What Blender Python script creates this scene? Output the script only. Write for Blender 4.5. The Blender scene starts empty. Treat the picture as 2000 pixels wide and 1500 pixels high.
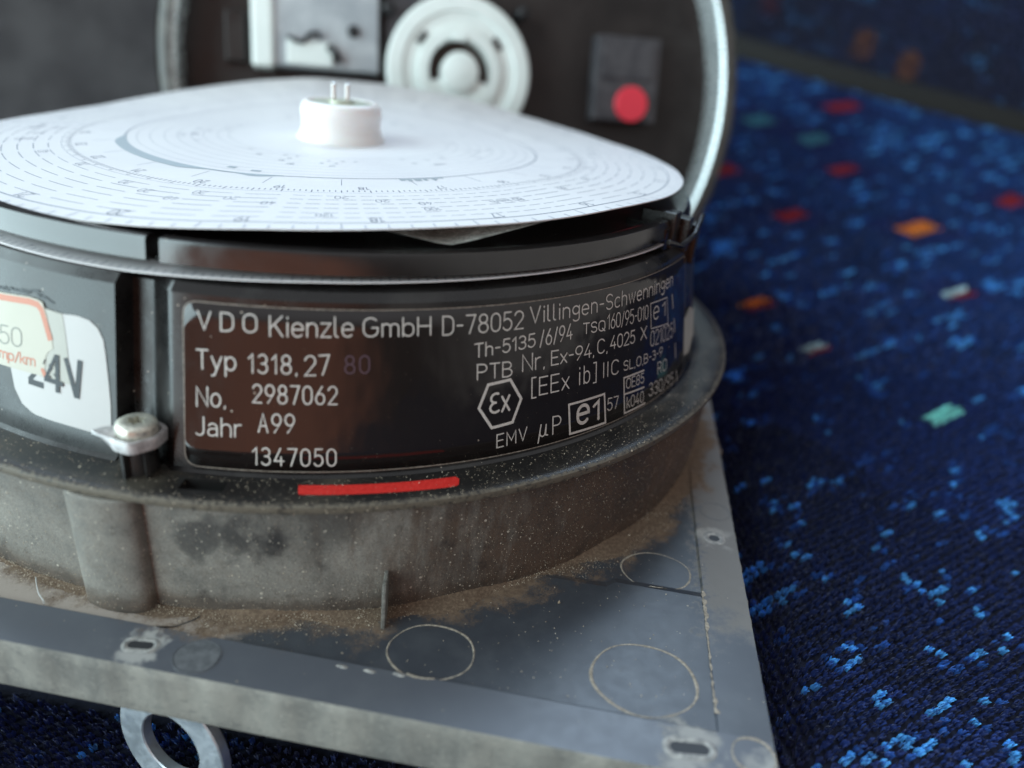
import bpy, bmesh, math, random
import numpy as np
from mathutils import Vector, Matrix
random.seed(7); rng = np.random.default_rng(7)
C = bpy.context.scene.collection
sc = bpy.context.scene
MM = 0.001                                   # all shapes are written in millimetres
R_ = math.radians

# ------------------------------------------------------------------ camera, world, lamps, exposure
CAM = np.array([0.0, -144.6125, 67.4056])
CR = np.array([0.9766965, -0.1935459, 0.0927568])
CU = np.array([0.0026677, 0.4430954, 0.8964705])
CF = np.array([0.2146084, 0.8753322, -0.4332861])
FPX = 1511.2                                 # focal length in pixels of a 2000 px wide picture
cam_d = bpy.data.cameras.new("camera"); cam = bpy.data.objects.new("camera", cam_d); C.objects.link(cam)
cam.matrix_world = Matrix(((CR[0], CU[0], -CF[0], CAM[0]*MM), (CR[1], CU[1], -CF[1], CAM[1]*MM),
                           (CR[2], CU[2], -CF[2], CAM[2]*MM), (0, 0, 0, 1)))
cam_d.sensor_width = 36.0; cam_d.lens = 36.0*FPX/2000.0
cam_d.clip_start = 0.002; cam_d.clip_end = 50
cam_d.dof.use_dof = True; cam_d.dof.focus_distance = 0.1005; cam_d.dof.aperture_fstop = 11.0
sc.camera = cam
sc.view_settings.view_transform = 'Standard'; sc.view_settings.look = 'None'
sc.view_settings.exposure = 0.32; sc.view_settings.gamma = 1.0; sc.view_settings.use_curve_mapping = False

world = bpy.data.worlds.new("World"); sc.world = world; world.use_nodes = True
wn, wl = world.node_tree.nodes, world.node_tree.links
bg = wn["Background"]
tc = wn.new("ShaderNodeTexCoord")
def wdot(vec, a, b):                          # soft patch of world colour in direction vec
    d = wn.new("ShaderNodeVectorMath"); d.operation = 'DOT_PRODUCT'; d.inputs[1].default_value = Vector(vec).normalized()
    wl.new(tc.outputs["Generated"], d.inputs[0])
    m = wn.new("ShaderNodeMapRange"); m.interpolation_type = 'SMOOTHSTEP'
    m.inputs["From Min"].default_value = a; m.inputs["From Max"].default_value = b
    wl.new(d.outputs["Value"], m.inputs["Value"]); return m.outputs["Result"]
def wmix(fac, c1, c2):
    m = wn.new("ShaderNodeMix"); m.data_type = 'RGBA'
    if isinstance(fac, (int, float)): m.inputs[0].default_value = fac
    else: wl.new(fac, m.inputs[0])
    for i, c in ((6, c1), (7, c2)):
        if isinstance(c, tuple): m.inputs[i].default_value = (*c, 1)
        else: wl.new(c, m.inputs[i])
    return m.outputs[2]
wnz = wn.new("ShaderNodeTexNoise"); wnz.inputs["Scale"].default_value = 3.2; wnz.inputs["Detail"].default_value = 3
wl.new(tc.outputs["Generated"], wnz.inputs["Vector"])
col = wmix(wdot((0, 0, 1), 0.0, 0.9), (0.055, 0.045, 0.040), (0.47, 0.475, 0.50))     # dim cabin, paler roof
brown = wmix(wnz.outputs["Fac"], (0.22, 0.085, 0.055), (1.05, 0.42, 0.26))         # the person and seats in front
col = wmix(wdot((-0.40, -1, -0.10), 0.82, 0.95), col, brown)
col = wmix(wdot((1, -0.35, 0.25), 0.55, 0.9), col, (0.40, 0.39, 0.38))                 # added fill patch brightening the right side, no known source
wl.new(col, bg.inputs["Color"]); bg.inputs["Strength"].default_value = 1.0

def area(name, loc, target, sx, sy, power, colr, spread=180):
    d = bpy.data.lights.new(name, 'AREA'); d.shape = 'RECTANGLE'; d.size = sx; d.size_y = sy
    d.energy = power; d.color = colr; d.spread = R_(spread)
    o = bpy.data.objects.new(name, d); C.objects.link(o); o.location = loc
    o.rotation_euler = (Vector(target)-Vector(loc)).to_track_quat('-Z', 'Y').to_euler()
    return o
area("side_window_light", (-0.62, -0.16, 0.10), (0.0, -0.16, 0.05), 1.10, 0.98, 17.5, (0.72, 0.94, 1.0))
area("front_window_light", (0.02, 0.85, 0.98), (0, -0.05, 0), 1.3, 0.7, 15.0, (0.58, 0.78, 1.0))

# ------------------------------------------------------------------ helpers
def ray(x, y):
    d = CF*FPX + CR*(x-1000) - CU*(y-750); return d/np.linalg.norm(d)
def on_z(x, y, z):
    d = ray(x, y); return CAM + d*(z-CAM[2])/d[2]
RU, ZU, KU = 66.55, 17.57, (63.31-66.55)/(36.41-17.57)       # the upper drum: a cone with moulding draft
def on_cone(x, y, r0=RU, k=KU, z0=ZU, far=False):            # -> angle (deg), z on the drum
    d = ray(x, y); e = r0 + k*(CAM[2]-z0)
    a = d[0]**2+d[1]**2-(k*d[2])**2; b = CAM[0]*d[0]+CAM[1]*d[1]-e*k*d[2]; c = CAM[0]**2+CAM[1]**2-e*e
    D = max(b*b-a*c, 0); t = (-b+(D**.5 if far else -D**.5))/a; X = CAM+d*t
    return math.degrees(math.atan2(X[1], X[0])), X[2]
def cone_r(z): return RU + KU*(z-ZU)
def pol(r, deg, z): t = R_(deg); return (r*math.cos(t), r*math.sin(t), z)
EXV = np.array([math.cos(R_(-19.79)), math.sin(R_(-19.79)), 0]); EYV = np.array([-EXV[1], EXV[0], 0])
def uv(u, v, z): p = EXV*u + EYV*v; return (p[0], p[1], z)
def px_uv(x, y, z=0): p = on_z(x, y, z); return float(p@EXV), float(p@EYV)

class MB:                                     # collects faces, then becomes ONE mesh object
    def __init__(s): s.v = []; s.f = []; s.sm = []
    def add(s, vs, fs, smooth=False):
        n = len(s.v); s.v += [tuple(map(float, v)) for v in vs]; s.f += [tuple(i+n for i in f) for f in fs]; s.sm += [smooth]*len(fs); return s
    def grid(s, rows, smooth=True, closed_u=False, closed_v=False):
        nr, nc = len(rows), len(rows[0]); vs = [p for r in rows for p in r]; fs = []
        for i in range(nr if closed_u else nr-1):
            for j in range(nc if closed_v else nc-1):
                a, b = i*nc+j, i*nc+(j+1) % nc; c, d = ((i+1) % nr)*nc+(j+1) % nc, ((i+1) % nr)*nc+j
                fs.append((a, b, c, d))
        return s.add(vs, fs, smooth)
    def lathe(s, prof, n=96, a0=0, a1=360, mp=None, smooth=True):
        full = abs(a1-a0-360) < 1e-6
        mp = mp or (lambda r, a, z: pol(r, a, z))
        rows = [[mp(r, a0+(a1-a0)*i/n, z) for (r, z) in prof] for i in range(n if full else n+1)]
        return s.grid(rows, smooth, closed_u=full)
    def box(s, c, e, ax=((1, 0, 0), (0, 1, 0), (0, 0, 1))):
        A = np.array(ax, float); vs = []
        for k in range(8):
            sg = np.array([1 if k & 1 else -1, 1 if k & 2 else -1, 1 if k & 4 else -1])*np.array(e)/2
            vs.append(np.array(c)+sg@A)
        return s.add(vs, [(0, 2, 3, 1), (4, 5, 7, 6), (0, 1, 5, 4), (2, 6, 7, 3), (0, 4, 6, 2), (1, 3, 7, 5)])
    def prism(s, poly, z0, z1, mp=lambda x, y, z: (x, y, z)):
        n = len(poly); vs = [mp(x, y, z0) for x, y in poly]+[mp(x, y, z1) for x, y in poly]
        return s.add(vs, [tuple(range(n))[::-1], tuple(range(n, 2*n))]+[(i, (i+1) % n, n+(i+1) % n, n+i) for i in range(n)])
    def tube(s, pts, r, n=8):
        rows = []
        for i, p in enumerate(pts):
            p = np.array(p, float); t = np.array(pts[min(i+1, len(pts)-1)], float)-np.array(pts[max(i-1, 0)], float); t /= np.linalg.norm(t)
            a = np.cross(t, (0.3, 0.5, 0.8)); a /= np.linalg.norm(a); b = np.cross(t, a)
            rr = r if not hasattr(r, '__len__') else r[i]
            rows.append([p+rr*(math.cos(2*math.pi*k/n)*a+math.sin(2*math.pi*k/n)*b) for k in range(n)])
        s.grid(rows, True, closed_v=True); s.add(rows[0], [tuple(range(n))]); s.add(rows[-1], [tuple(range(n))[::-1]]); return s
    def build(s, name, mat, parent=None, bevel=0, seg=2, fixn=True, smooth_angle=None):
        me = bpy.data.meshes.new(name); me.from_pydata([(x*MM, y*MM, z*MM) for x, y, z in s.v], [], s.f)
        me.polygons.foreach_set('use_smooth', s.sm)
        bm = bmesh.new(); bm.from_mesh(me)
        bmesh.ops.remove_doubles(bm, verts=bm.verts, dist=2e-7)
        if fixn: bmesh.ops.recalc_face_normals(bm, faces=bm.faces)
        if smooth_angle:
            for f in bm.faces: f.smooth = True
            for e in bm.edges: e.smooth = len(e.link_faces) == 2 and e.calc_face_angle(0) < R_(smooth_angle)
        bm.to_mesh(me); bm.free()
        me.materials.append(mat); o = bpy.data.objects.new(name, me); C.objects.link(o)
        if parent is not None:
            o.parent = parent; w = Vector((0, 0, 0)); q = parent
            while q is not None: w += q.location; q = q.parent
            o.location = -w
        if bevel:
            m = o.modifiers.new("bevel", 'BEVEL'); m.width = bevel*MM; m.segments = seg; m.limit_method = 'ANGLE'; m.angle_limit = R_(35)
        return o
def tag(o, label=None, cat=None, group=None, kind=None):
    for k, v in (('label', label), ('category', cat), ('group', group), ('kind', kind)):
        if v: o[k] = v
    return o
def empty(name, loc=(0, 0, 0)):
    o = bpy.data.objects.new(name, None); C.objects.link(o); o.location = Vector(loc)*MM; o.empty_display_size = 0.02; return o

# strips of constant width along a 2-D polyline, mapped to a surface: engraved / printed lines
def ribbon(mb, pts, w, mp, closed=False, caps=True, step=None):
    P = [np.array(p, float) for p in pts]
    if closed and np.linalg.norm(P[0]-P[-1]) < 1e-9: P = P[:-1]
    if step:
        Q = []
        rngp = range(len(P) if closed else len(P)-1)
        for i in rngp:
            a, b = P[i], P[(i+1) % len(P)]; n = max(1, int(np.linalg.norm(b-a)/step))
            Q += [a+(b-a)*k/n for k in range(n)]
        if not closed: Q.append(P[-1])
        P = Q
    n = len(P); L, Rr = [], []
    for i in range(n):
        if closed: a, b = P[i-1], P[(i+1) % n]
        else: a, b = P[max(i-1, 0)], P[min(i+1, n-1)]
        d1 = P[i]-a; d2 = b-P[i]
        l1, l2 = np.linalg.norm(d1), np.linalg.norm(d2)
        if l1 < 1e-9: d1, l1 = d2, l2
        if l2 < 1e-9: d2, l2 = d1, l1
        d1 = d1/max(l1, 1e-9); d2 = d2/max(l2, 1e-9)
        n1 = np.array([-d1[1], d1[0]]); n2 = np.array([-d2[1], d2[0]]); m = n1+n2
        q = np.linalg.norm(m)
        m = n1 if q < .3 else m/q
        k = 1/max(m@n1, .55)
        L.append(P[i]+m*w/2*k); Rr.append(P[i]-m*w/2*k)
    vs = [mp(*p) for p in L]+[mp(*p) for p in Rr]; fs = [(i, (i+1) % n, n+(i+1) % n, n+i) for i in range(n if closed else n-1)]
    mb.add(vs, fs)
    if caps and not closed:
        for i, j in ((0, 1), (-1, -2)):
            d = P[i]-P[j]; d /= max(np.linalg.norm(d), 1e-9); nn = np.array([-d[1], d[0]])
            arc = [P[i]+w/2*(math.cos(t)*nn+math.sin(t)*d) for t in np.linspace(0, math.pi, 6)]
            mb.add([mp(*p) for p in arc], [tuple(range(6))])
def convex(mb, poly, mp, nx=60, ny=10, skirt=None):          # fills a convex 2-D outline with a fine grid on a surface
    P = np.array(poly, float); x0, x1 = P[:, 0].min(), P[:, 0].max()
    xs = x0+(x1-x0)*(0.5-0.5*np.cos(np.linspace(0, math.pi, nx+1)))
    def rng_y(x):
        ys = []
        for i in range(len(P)):
            a, b = P[i], P[(i+1) % len(P)]
            if min(a[0], b[0])-1e-9 <= x <= max(a[0], b[0])+1e-9:
                if abs(b[0]-a[0]) < 1e-9: ys += [a[1], b[1]]
                else: ys.append(a[1]+(b[1]-a[1])*(x-a[0])/(b[0]-a[0]))
        return min(ys), max(ys)
    rows = []; 
    for x in xs:
        lo, hi = rng_y(min(max(x, x0+1e-6), x1-1e-6)); rows.append([(x, lo+(hi-lo)*j/ny) for j in range(ny+1)])
    mb.grid([[mp(*p) for p in r] for r in rows], False)
    if skirt:
        loop = [r[0] for r in rows]+rows[-1][1:]+[r[-1] for r in rows[::-1]][1:]+rows[0][::-1][1:-1]
        top = [mp(*p) for p in loop]; bot = [skirt(*p) for p in loop]; n = len(loop)
        mb.add(top+bot, [(i, (i+1) % n, n+(i+1) % n, n+i) for i in range(n)])
def rounded(pts, rad, n=8):                                   # round the corners of a polygon
    P = [np.array(p, float) for p in pts]; out = []
    rad = rad if hasattr(rad, '__len__') else [rad]*len(P)
    for i, p in enumerate(P):
        a = P[i-1]-p; b = P[(i+1) % len(P)]-p; la, lb = np.linalg.norm(a), np.linalg.norm(b); r = min(rad[i], la*.49, lb*.49)
        if r < 1e-6: out.append(tuple(p)); continue
        s, e = p+a/la*r, p+b/lb*r
        for k in range(n+1): t = k/n; out.append(tuple((1-t)**2*s+2*t*(1-t)*p+t*t*e))
    return out

# ------------------------------------------------------------------ stroke lettering (thin round-ended engraver's alphabet)
def A(cx, cy, rx, ry, a0, a1, n=None):
    n = n or max(4, int(abs(a1-a0)/18)); return [(cx+rx*math.cos(R_(a0+(a1-a0)*i/n)), cy+ry*math.sin(R_(a0+(a1-a0)*i/n))) for i in range(n+1)]
def stad(w, h=1.0, y=0.0): r = w/2; ry = min(.32, h*.5); return A(r, y+h-ry, r, ry, 0, 180)+A(r, y+ry, r, ry, 180, 360)+[(w, y+h-ry)]
X = 0.68
G = {
 'V': (.62, [[(0, 1), (.31, 0), (.62, 1)]]), 'D': (.58, [[(0, 0), (0, 1), (.26, 1)]+A(.26, .68, .32, .32, 90, 0)+A(.26, .32, .32, .32, 0, -90)+[(0, 0)]]),
 'O': (.62, [stad(.62)]), '0': (.54, [stad(.54)]), 'K': (.6, [[(0, 0), (0, 1)], [(.58, 1), (.02, .42)], [(.2, .6), (.6, 0)]]),
 'i': (.06, [[(.03, 0), (.03, X)], [(.03, .9), (.03, .96)]]), 'l': (.16, [[(0, 1), (0, .14)]+A(.14, .14, .14, .14, 180, 270)]),
 'I': (.04, [[(.02, 0), (.02, 1)]]), '|': (.04, [[(.02, 0), (.02, 1)]]),
 'e': (.5, [[(.02, .36), (.5, .36)]+A(.25, X-.26, .25, .26, 0, 180)+A(.25, .27, .25, .27, 180, 318)]),
 'n': (.46, [[(0, 0), (0, X)], [(0, .44)]+A(.23, X-.24, .23, .24, 170, 0)+[(.46, 0)]]),
 'z': (.46, [[(0, X), (.46, X), (0, 0), (.46, 0)]]),
 'G': (.62, [A(.31, .68, .31, .32, 40, 180)+A(.31, .32, .31, .32, 180, 360)+[(.62, .48), (.36, .48)]]),
 'm': (.72, [[(0, 0), (0, X)], [(0, .46)]+A(.18, X-.2, .18, .2, 170, 0)+[(.36, 0)], [(.36, .46)]+A(.54, X-.2, .18, .2, 170, 0)+[(.72, 0)]]),
 'b': (.48, [[(0, 1), (0, 0)], A(.24, X-.26, .24, .26, 180, 0)+A(.24, .26, .24, .26, 0, -180)+[(0, X-.26)]]),
 'H': (.58, [[(0, 0), (0, 1)], [(.58, 0), (.58, 1)], [(0, .52), (.58, .52)]]), '-': (.34, [[(.02, .47), (.32, .47)]]),
 '1': (.26, [[(0, .76), (.22, 1), (.22, 0)]]),
 '2': (.54, [A(.27, .72, .27, .28, 165, -30)+[(0, 0), (.54, 0)]]),
 '3': (.52, [A(.25, .75, .24, .25, 150, -80)+[(.2, .52)], [(.2, .52), (.28, .52)]+A(.25, .265, .27, .265, 75, -155)]),
 '4': (.56, [[(.36, 1), (0, .26), (.56, .26)], [(.4, .5), (.4, 0)]]),
 '5': (.52, [[(.48, 1), (.08, 1), (.04, .55)]+A(.24, .32, .28, .32, 125, -150)]),
 '6': (.54, [[(.4, 1)]+[(.1, .55)]+A(.27, .3, .27, .3, 150, 510)]),
 '7': (.52, [[(0, 1), (.52, 1), (.18, 0)]]),
 '8': (.54, [A(.27, .76, .23, .24, -90, 270), A(.27, .26, .27, .26, -90, 270)]),
 '9': (.54, [A(.27, .7, .27, .3, -30, 330)+[(.14, 0)]]),
 'g': (.48, [A(.24, X-.26, .24, .26, 0, 360), [(.48, X), (.48, -.1)]+A(.25, -.1, .23, .2, 0, -150)]),
 'S': (.54, [A(.27, .75, .27, .25, 25, 250)+A(.27, .26, .27, .26, 80, -155)]),
 'c': (.44, [A(.25, X-.26, .25, .26, 45, 180)+A(.25, .26, .25, .26, 180, 315)]),
 'h': (.46, [[(0, 0), (0, 1)], [(0, .44)]+A(.23, X-.24, .23, .24, 170, 0)+[(.46, 0)]]),
 'w': (.66, [[(0, X), (.17, 0), (.33, X), (.5, 0), (.66, X)]]),
 'T': (.56, [[(0, 1), (.56, 1)], [(.28, 1), (.28, 0)]]), '/': (.34, [[(0, -.06), (.34, 1)]]),
 'Q': (.62, [stad(.62), [(.36, .24), (.62, -.04)]]), '.': (.08, [[(.04, .02), (.02, -.1)]]), ',': (.08, [[(.05, .03), (.0, -.16)]]),
 'C': (.58, [A(.31, .68, .31, .32, 30, 180)+A(.31, .32, .31, .32, 180, 330)]),
 'X': (.56, [[(0, 0), (.56, 1)], [(0, 1), (.56, 0)]]), 'E': (.5, [[(.5, 1), (0, 1), (0, 0), (.5, 0)], [(0, .52), (.44, .52)]]),
 'x': (.46, [[(0, 0), (.46, X)], [(0, X), (.46, 0)]]),
 'P': (.54, [[(0, 0), (0, 1), (.28, 1)]+A(.28, .74, .26, .26, 90, -90)+[(0, .48)]]),
 'B': (.56, [[(0, 0), (0, 1), (.26, 1)]+A(.26, .765, .25, .235, 90, -90)+[(0, .53)], [(.26, .53)]+A(.28, .265, .28, .265, 90, -90)+[(0, 0)]]),
 'N': (.58, [[(0, 0), (0, 1), (.58, 0), (.58, 1)]]), 'r': (.3, [[(0, 0), (0, X)], [(0, .42)]+A(.24, X-.25, .24, .25, 170, 75)]),
 '[': (.24, [[(.24, 1.06), (0, 1.06), (0, -.1), (.24, -.1)]]), ']': (.24, [[(0, 1.06), (.24, 1.06), (.24, -.1), (0, -.1)]]),
 'L': (.46, [[(0, 1), (0, 0), (.46, 0)]]), 'R': (.56, [[(0, 0), (0, 1), (.28, 1)]+A(.28, .74, .26, .26, 90, -90)+[(0, .48)], [(.3, .48), (.56, 0)]]),
 'k': (.42, [[(0, 0), (0, 1)], [(.4, X), (.02, .26)], [(.15, .4), (.42, 0)]]),
 'J': (.44, [[(.42, 1), (.42, .26)]+A(.21, .26, .21, .26, 0, -140)]),
 'a': (.46, [A(.23, X-.24, .21, .24, 150, 0)+[(.44, 0)], [(.44, .4), (.2, .4)]+A(.2, .2, .2, .2, 90, 270)+[(.44, .08)]]),
 'A': (.56, [[(0, 0), (.28, 1), (.56, 0)], [(.1, .34), (.46, .34)]]),
 'o': (.5, [A(.25, X/2, .25, X/2, 0, 360)]), 'y': (.5, [[(0, X), (.26, 0)], [(.5, X), (.14, -.3), (0, -.32)]]),
 'p': (.5, [[(0, X), (0, -.32)], A(.25, X/2, .25, X/2, 180, 540)]), 'M': (.68, [[(0, 0), (0, 1), (.34, .3), (.68, 1), (.68, 0)]]),
 'u': (.56, [[(-.06, -.34), (.12, X)], [(.06, .2)]+A(.22, .2, .17, .2, 190, 350)+[(.46, X), (.42, .06), (.56, .02)]]),   # the mu sign
 'f': (.34, [A(.26, .82, .16, .18, 70, 180)+[(.1, 0)], [(0, X), (.3, X)]]),
 'E3': (.5, [A(.3, .75, .26, .24, 60, 265)+[(.3, .51)], [(.3, .51)]+A(.28, .26, .28, .26, 95, 310)]),
}
def layout(text, gap=.2, space=.42):
    x = 0; out = []
    for ch in text:
        if ch == ' ': x += space; continue
        w, st = G[ch]; out += [[(px+x, py) for px, py in s] for s in st]; x += w+gap
    return out, x-gap
def cone_mp(off):
    def f(a, z): r = cone_r(z)+off; return pol(r, math.degrees(a/RU), z)       # a: arc length along the drum, mm
    return f
lvl = [0]
def text_on_drum(mb, text, p0, p1, top, sw=.18, off=.21, gap=.2, space=.42):
    """text whose baseline runs between two places on the drum; top = a place at cap height above the start"""
    a0, z0 = on_cone(*p0); a1, z1 = on_cone(*p1); _, zt = on_cone(p0[0], top)
    h = zt-z0; st, W = layout(text, gap, space); A0, A1 = R_(a0)*RU, R_(a1)*RU; k = (A1-A0)/W
    for s in st:
        lvl[0] += 1; o = off+.004*(lvl[0] % 5)
        ribbon(mb, [(A0+x*k, z0+(z1-z0)*x/W+y*h) for x, y in s], sw, cone_mp(o))
def px_drum(x, y): a, z = on_cone(x, y); return R_(a)*RU, z

# ------------------------------------------------------------------ materials
IX, IY = 68.4, -73.9                          # inner edges of the plate's border strips
class NT:
    def __init__(s, name):
        s.m = bpy.data.materials.new(name); s.m.use_nodes = True; s.n = s.m.node_tree.nodes; s.l = s.m.node_tree.links
        s.b = s.n["Principled BSDF"]; t = s.n.new("ShaderNodeTexCoord"); mp = s.n.new("ShaderNodeMapping"); mp.inputs["Scale"].default_value = (1000,)*3
        s.l.new(t.outputs["Object"], mp.inputs["Vector"]); s.co = mp.outputs[0]
    def set(s, **k):
        for a, v in k.items():
            i = s.b.inputs[a.replace('_', ' ')]
            if hasattr(v, 'is_linked'): s.l.new(v, i)
            elif isinstance(v, tuple) and len(v) == 3: i.default_value = (*v, 1)
            else: i.default_value = v
        return s
    def noise(s, scale, detail=4, rough=.6, stretch=None, dist=0):
        n = s.n.new("ShaderNodeTexNoise"); n.inputs["Scale"].default_value = scale; n.inputs["Detail"].default_value = detail
        n.inputs["Roughness"].default_value = rough; n.inputs["Distortion"].default_value = dist
        v = s.co
        if stretch:
            mp = s.n.new("ShaderNodeMapping"); mp.inputs["Scale"].default_value = stretch; s.l.new(s.co, mp.inputs["Vector"]); v = mp.outputs[0]
        s.l.new(v, n.inputs["Vector"]); return n.outputs["Fac"]
    def mr(s, v, a, b, c=0, d=1, smooth=True):
        m = s.n.new("ShaderNodeMapRange"); m.interpolation_type = 'SMOOTHSTEP' if smooth else 'LINEAR'
        for k, x in zip(("From Min", "From Max", "To Min", "To Max"), (a, b, c, d)): m.inputs[k].default_value = x
        s.l.new(v, m.inputs["Value"]); return m.outputs["Result"]
    def math(s, op, a, b=None):
        m = s.n.new("ShaderNodeMath"); m.operation = op
        for i, v in enumerate((a, b)):
            if v is None: continue
            if hasattr(v, 'is_linked'): s.l.new(v, m.inputs[i])
            else: m.inputs[i].default_value = v
        return m.outputs[0]
    def mix(s, f, a, b):
        m = s.n.new("ShaderNodeMix"); m.data_type = 'RGBA'
        if hasattr(f, 'is_linked'): s.l.new(f, m.inputs[0])
        else: m.inputs[0].default_value = f
        for i, c in ((6, a), (7, b)):
            if hasattr(c, 'is_linked'): s.l.new(c, m.inputs[i])
            else: m.inputs[i].default_value = (*c, 1)
        return m.outputs[2]
    def bump(s, h, strength=.3, dist=.1):
        b = s.n.new("ShaderNodeBump"); b.inputs["Strength"].default_value = strength; b.inputs["Distance"].default_value = dist*MM
        s.l.new(h, b.inputs["Height"]); s.l.new(b.outputs[0], s.b.inputs["Normal"]); return s
    def specks(s, cell, dens, rmax, seed=0):               # small round dust grains: 1 inside a grain
        v = s.n.new("ShaderNodeTexVoronoi"); v.inputs["Scale"].default_value = 1/cell
        mp = s.n.new("ShaderNodeMapping"); mp.inputs["Location"].default_value = (seed*3.1, seed*1.7, seed*.9); s.l.new(s.co, mp.inputs["Vector"]); s.l.new(mp.outputs[0], v.inputs["Vector"])
        sp = s.n.new("ShaderNodeSeparateColor"); s.l.new(v.outputs["Color"], sp.inputs[0])
        r = s.math('MULTIPLY', s.math('POWER', sp.outputs[0], 2.0), rmax/cell)
        on = s.math('LESS_THAN', sp.outputs[1], dens)
        return s.math('MULTIPLY', s.math('LESS_THAN', v.outputs["Distance"], r), on)
    def xyz(s): p = s.n.new("ShaderNodeSeparateXYZ"); s.l.new(s.co, p.inputs[0]); return p.outputs
    def radius(s):
        x, y, z = s.xyz(); return s.math('SQRT', s.math('ADD', s.math('MULTIPLY', x, x), s.math('MULTIPLY', y, y)))
    def near(s, p, r0, r1, amp=1.2, sc_=.35):                                # 1 near a point (mm), fading to 0: a wiped or soiled patch
        d = s.n.new("ShaderNodeVectorMath"); d.operation = 'DISTANCE'; s.l.new(s.co, d.inputs[0]); d.inputs[1].default_value = p
        return s.mr(s.math('ADD', d.outputs["Value"], s.mr(s.noise(sc_, 4), .3, .7, -amp, amp)), r0, r1, 1, 0)
def mx(t, a, b): return t.math('MAXIMUM', a, b)
def mul(t, a, b): return t.math('MULTIPLY', a, b)
def simple(name, colr, rough=.5, metal=0, **k):
    t = NT(name); t.set(Base_Color=colr, Roughness=rough, Metallic=metal, **k); return t

def m_black_gloss():
    t = NT("black_plastic"); n = t.noise(.12, 5, .65); fine = t.noise(6, 4, .6, (1, 1, .35))
    sp = mx(t, t.specks(.9, .22, .13), t.specks(2.2, .3, .2, 2))
    film = t.mr(n, .42, .75, 0, .28)
    c = t.mix(film, (.010, .0095, .0095), (.085, .08, .075)); c = t.mix(sp, c, (.34, .3, .25))
    t.set(Base_Color=c, Roughness=t.math('ADD', t.mr(n, .3, .75, .2, .42), t.mr(fine, .3, .7, -.03, .05)))
    h = t.math('ADD', fine, mul(t, sp, 3)); t.bump(h, .12, .03); return t.m
def m_flange():
    t = NT("dusty_black_flange"); n = t.noise(.1, 5, .65); r = t.radius()
    sp = mx(t, mx(t, t.specks(.55, .32, .13), t.specks(1.3, .35, .2, 3)), t.specks(.35, .25, .07, 5))
    lip = t.mr(t.math('ADD', r, t.mr(t.noise(1.6, 5, .75), .2, .8, -.7, .7)), 71.9, 72.6, 0, .5)     # worn dusty outer edge
    film = mx(t, t.mr(n, .42, .8, .015, .26), lip)
    c = t.mix(film, (.012, .0115, .012), (.22, .185, .135)); c = t.mix(sp, c, (.42, .36, .27))
    t.set(Base_Color=c, Roughness=t.mr(film, 0, 1, .30, .9)); t.bump(t.math('ADD', t.noise(3, 4), mul(t, sp, 4)), .25, .05); return t.m
def m_dusty_housing():
    t = NT("dust_covered_plastic"); n = t.noise(.09, 6, .6, None, .6); n2 = t.noise(.5, 5, .65); streak = t.noise(.35, 5, .7, (1, 1, .22)); x, y, z = t.xyz()
    clean = mx(t, mx(t, t.near((-8.2, -69.8, 9.9), .8, 3.6, 1.0, .32), mul(t, t.near((-11.5, -69.5, 11.2), .2, 4.2, 1.9, .3), .85)), mx(t, mul(t, t.near((-16.0, -68.6, 10.6), .2, 4.6, 2.2, .28), .75), mul(t, t.near((-2, -70.2, 13.8), .5, 6, 1.6, .2), .55)))
    fin = t.noise(5, 5, .75); cover = t.mr(t.math('ADD', n, t.mr(n2, .2, .8, -.22, .22)), .16, .74, .16, 1, False); cover = t.math('MINIMUM', mul(t, cover, t.mr(fin, .3, .62, .5, 1.2)), 1.0)
    cover = mul(t, cover, t.math('SUBTRACT', 1, mul(t, clean, .92)))
    side = t.mr(t.math('ADD', x, t.mr(streak, .2, .8, -16, 16)), -6, 26)                                # tan soil gives way to grey dust
    dust = t.mix(side, (.32, .30, .26), (.13, .085, .057))
    dust = t.mix(t.mr(n2, .35, .7, 0, .75), dust, t.mix(side, (.13, .115, .098), (.075, .048, .033)))
    foot = t.mr(t.math('ADD', z, t.mr(n2, .2, .8, -1.2, 1.2)), .6, 3.0, .7, 0)
    dust = t.mix(foot, dust, (.10, .062, .038))
    sp = mx(t, mx(t, t.specks(.5, .3, .13), t.specks(1.1, .4, .2, 3)), t.specks(.32, .3, .07, 7)); spd = mx(t, t.specks(.8, .22, .16, 9), t.specks(.45, .3, .1, 11))
    c = t.mix(cover, (.018, .018, .019), dust); c = t.mix(mul(t, sp, .8), c, (.5, .45, .37)); c = t.mix(mul(t, spd, .6), c, (.09, .065, .045))
    t.set(Base_Color=c, Roughness=t.mr(cover, 0, 1, .42, .9)); t.bump(t.math('ADD', t.math('ADD', t.noise(2.2, 5, .7), mul(t, fin, 1.2)), mul(t, sp, 2)), .6, .1); return t.m
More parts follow.
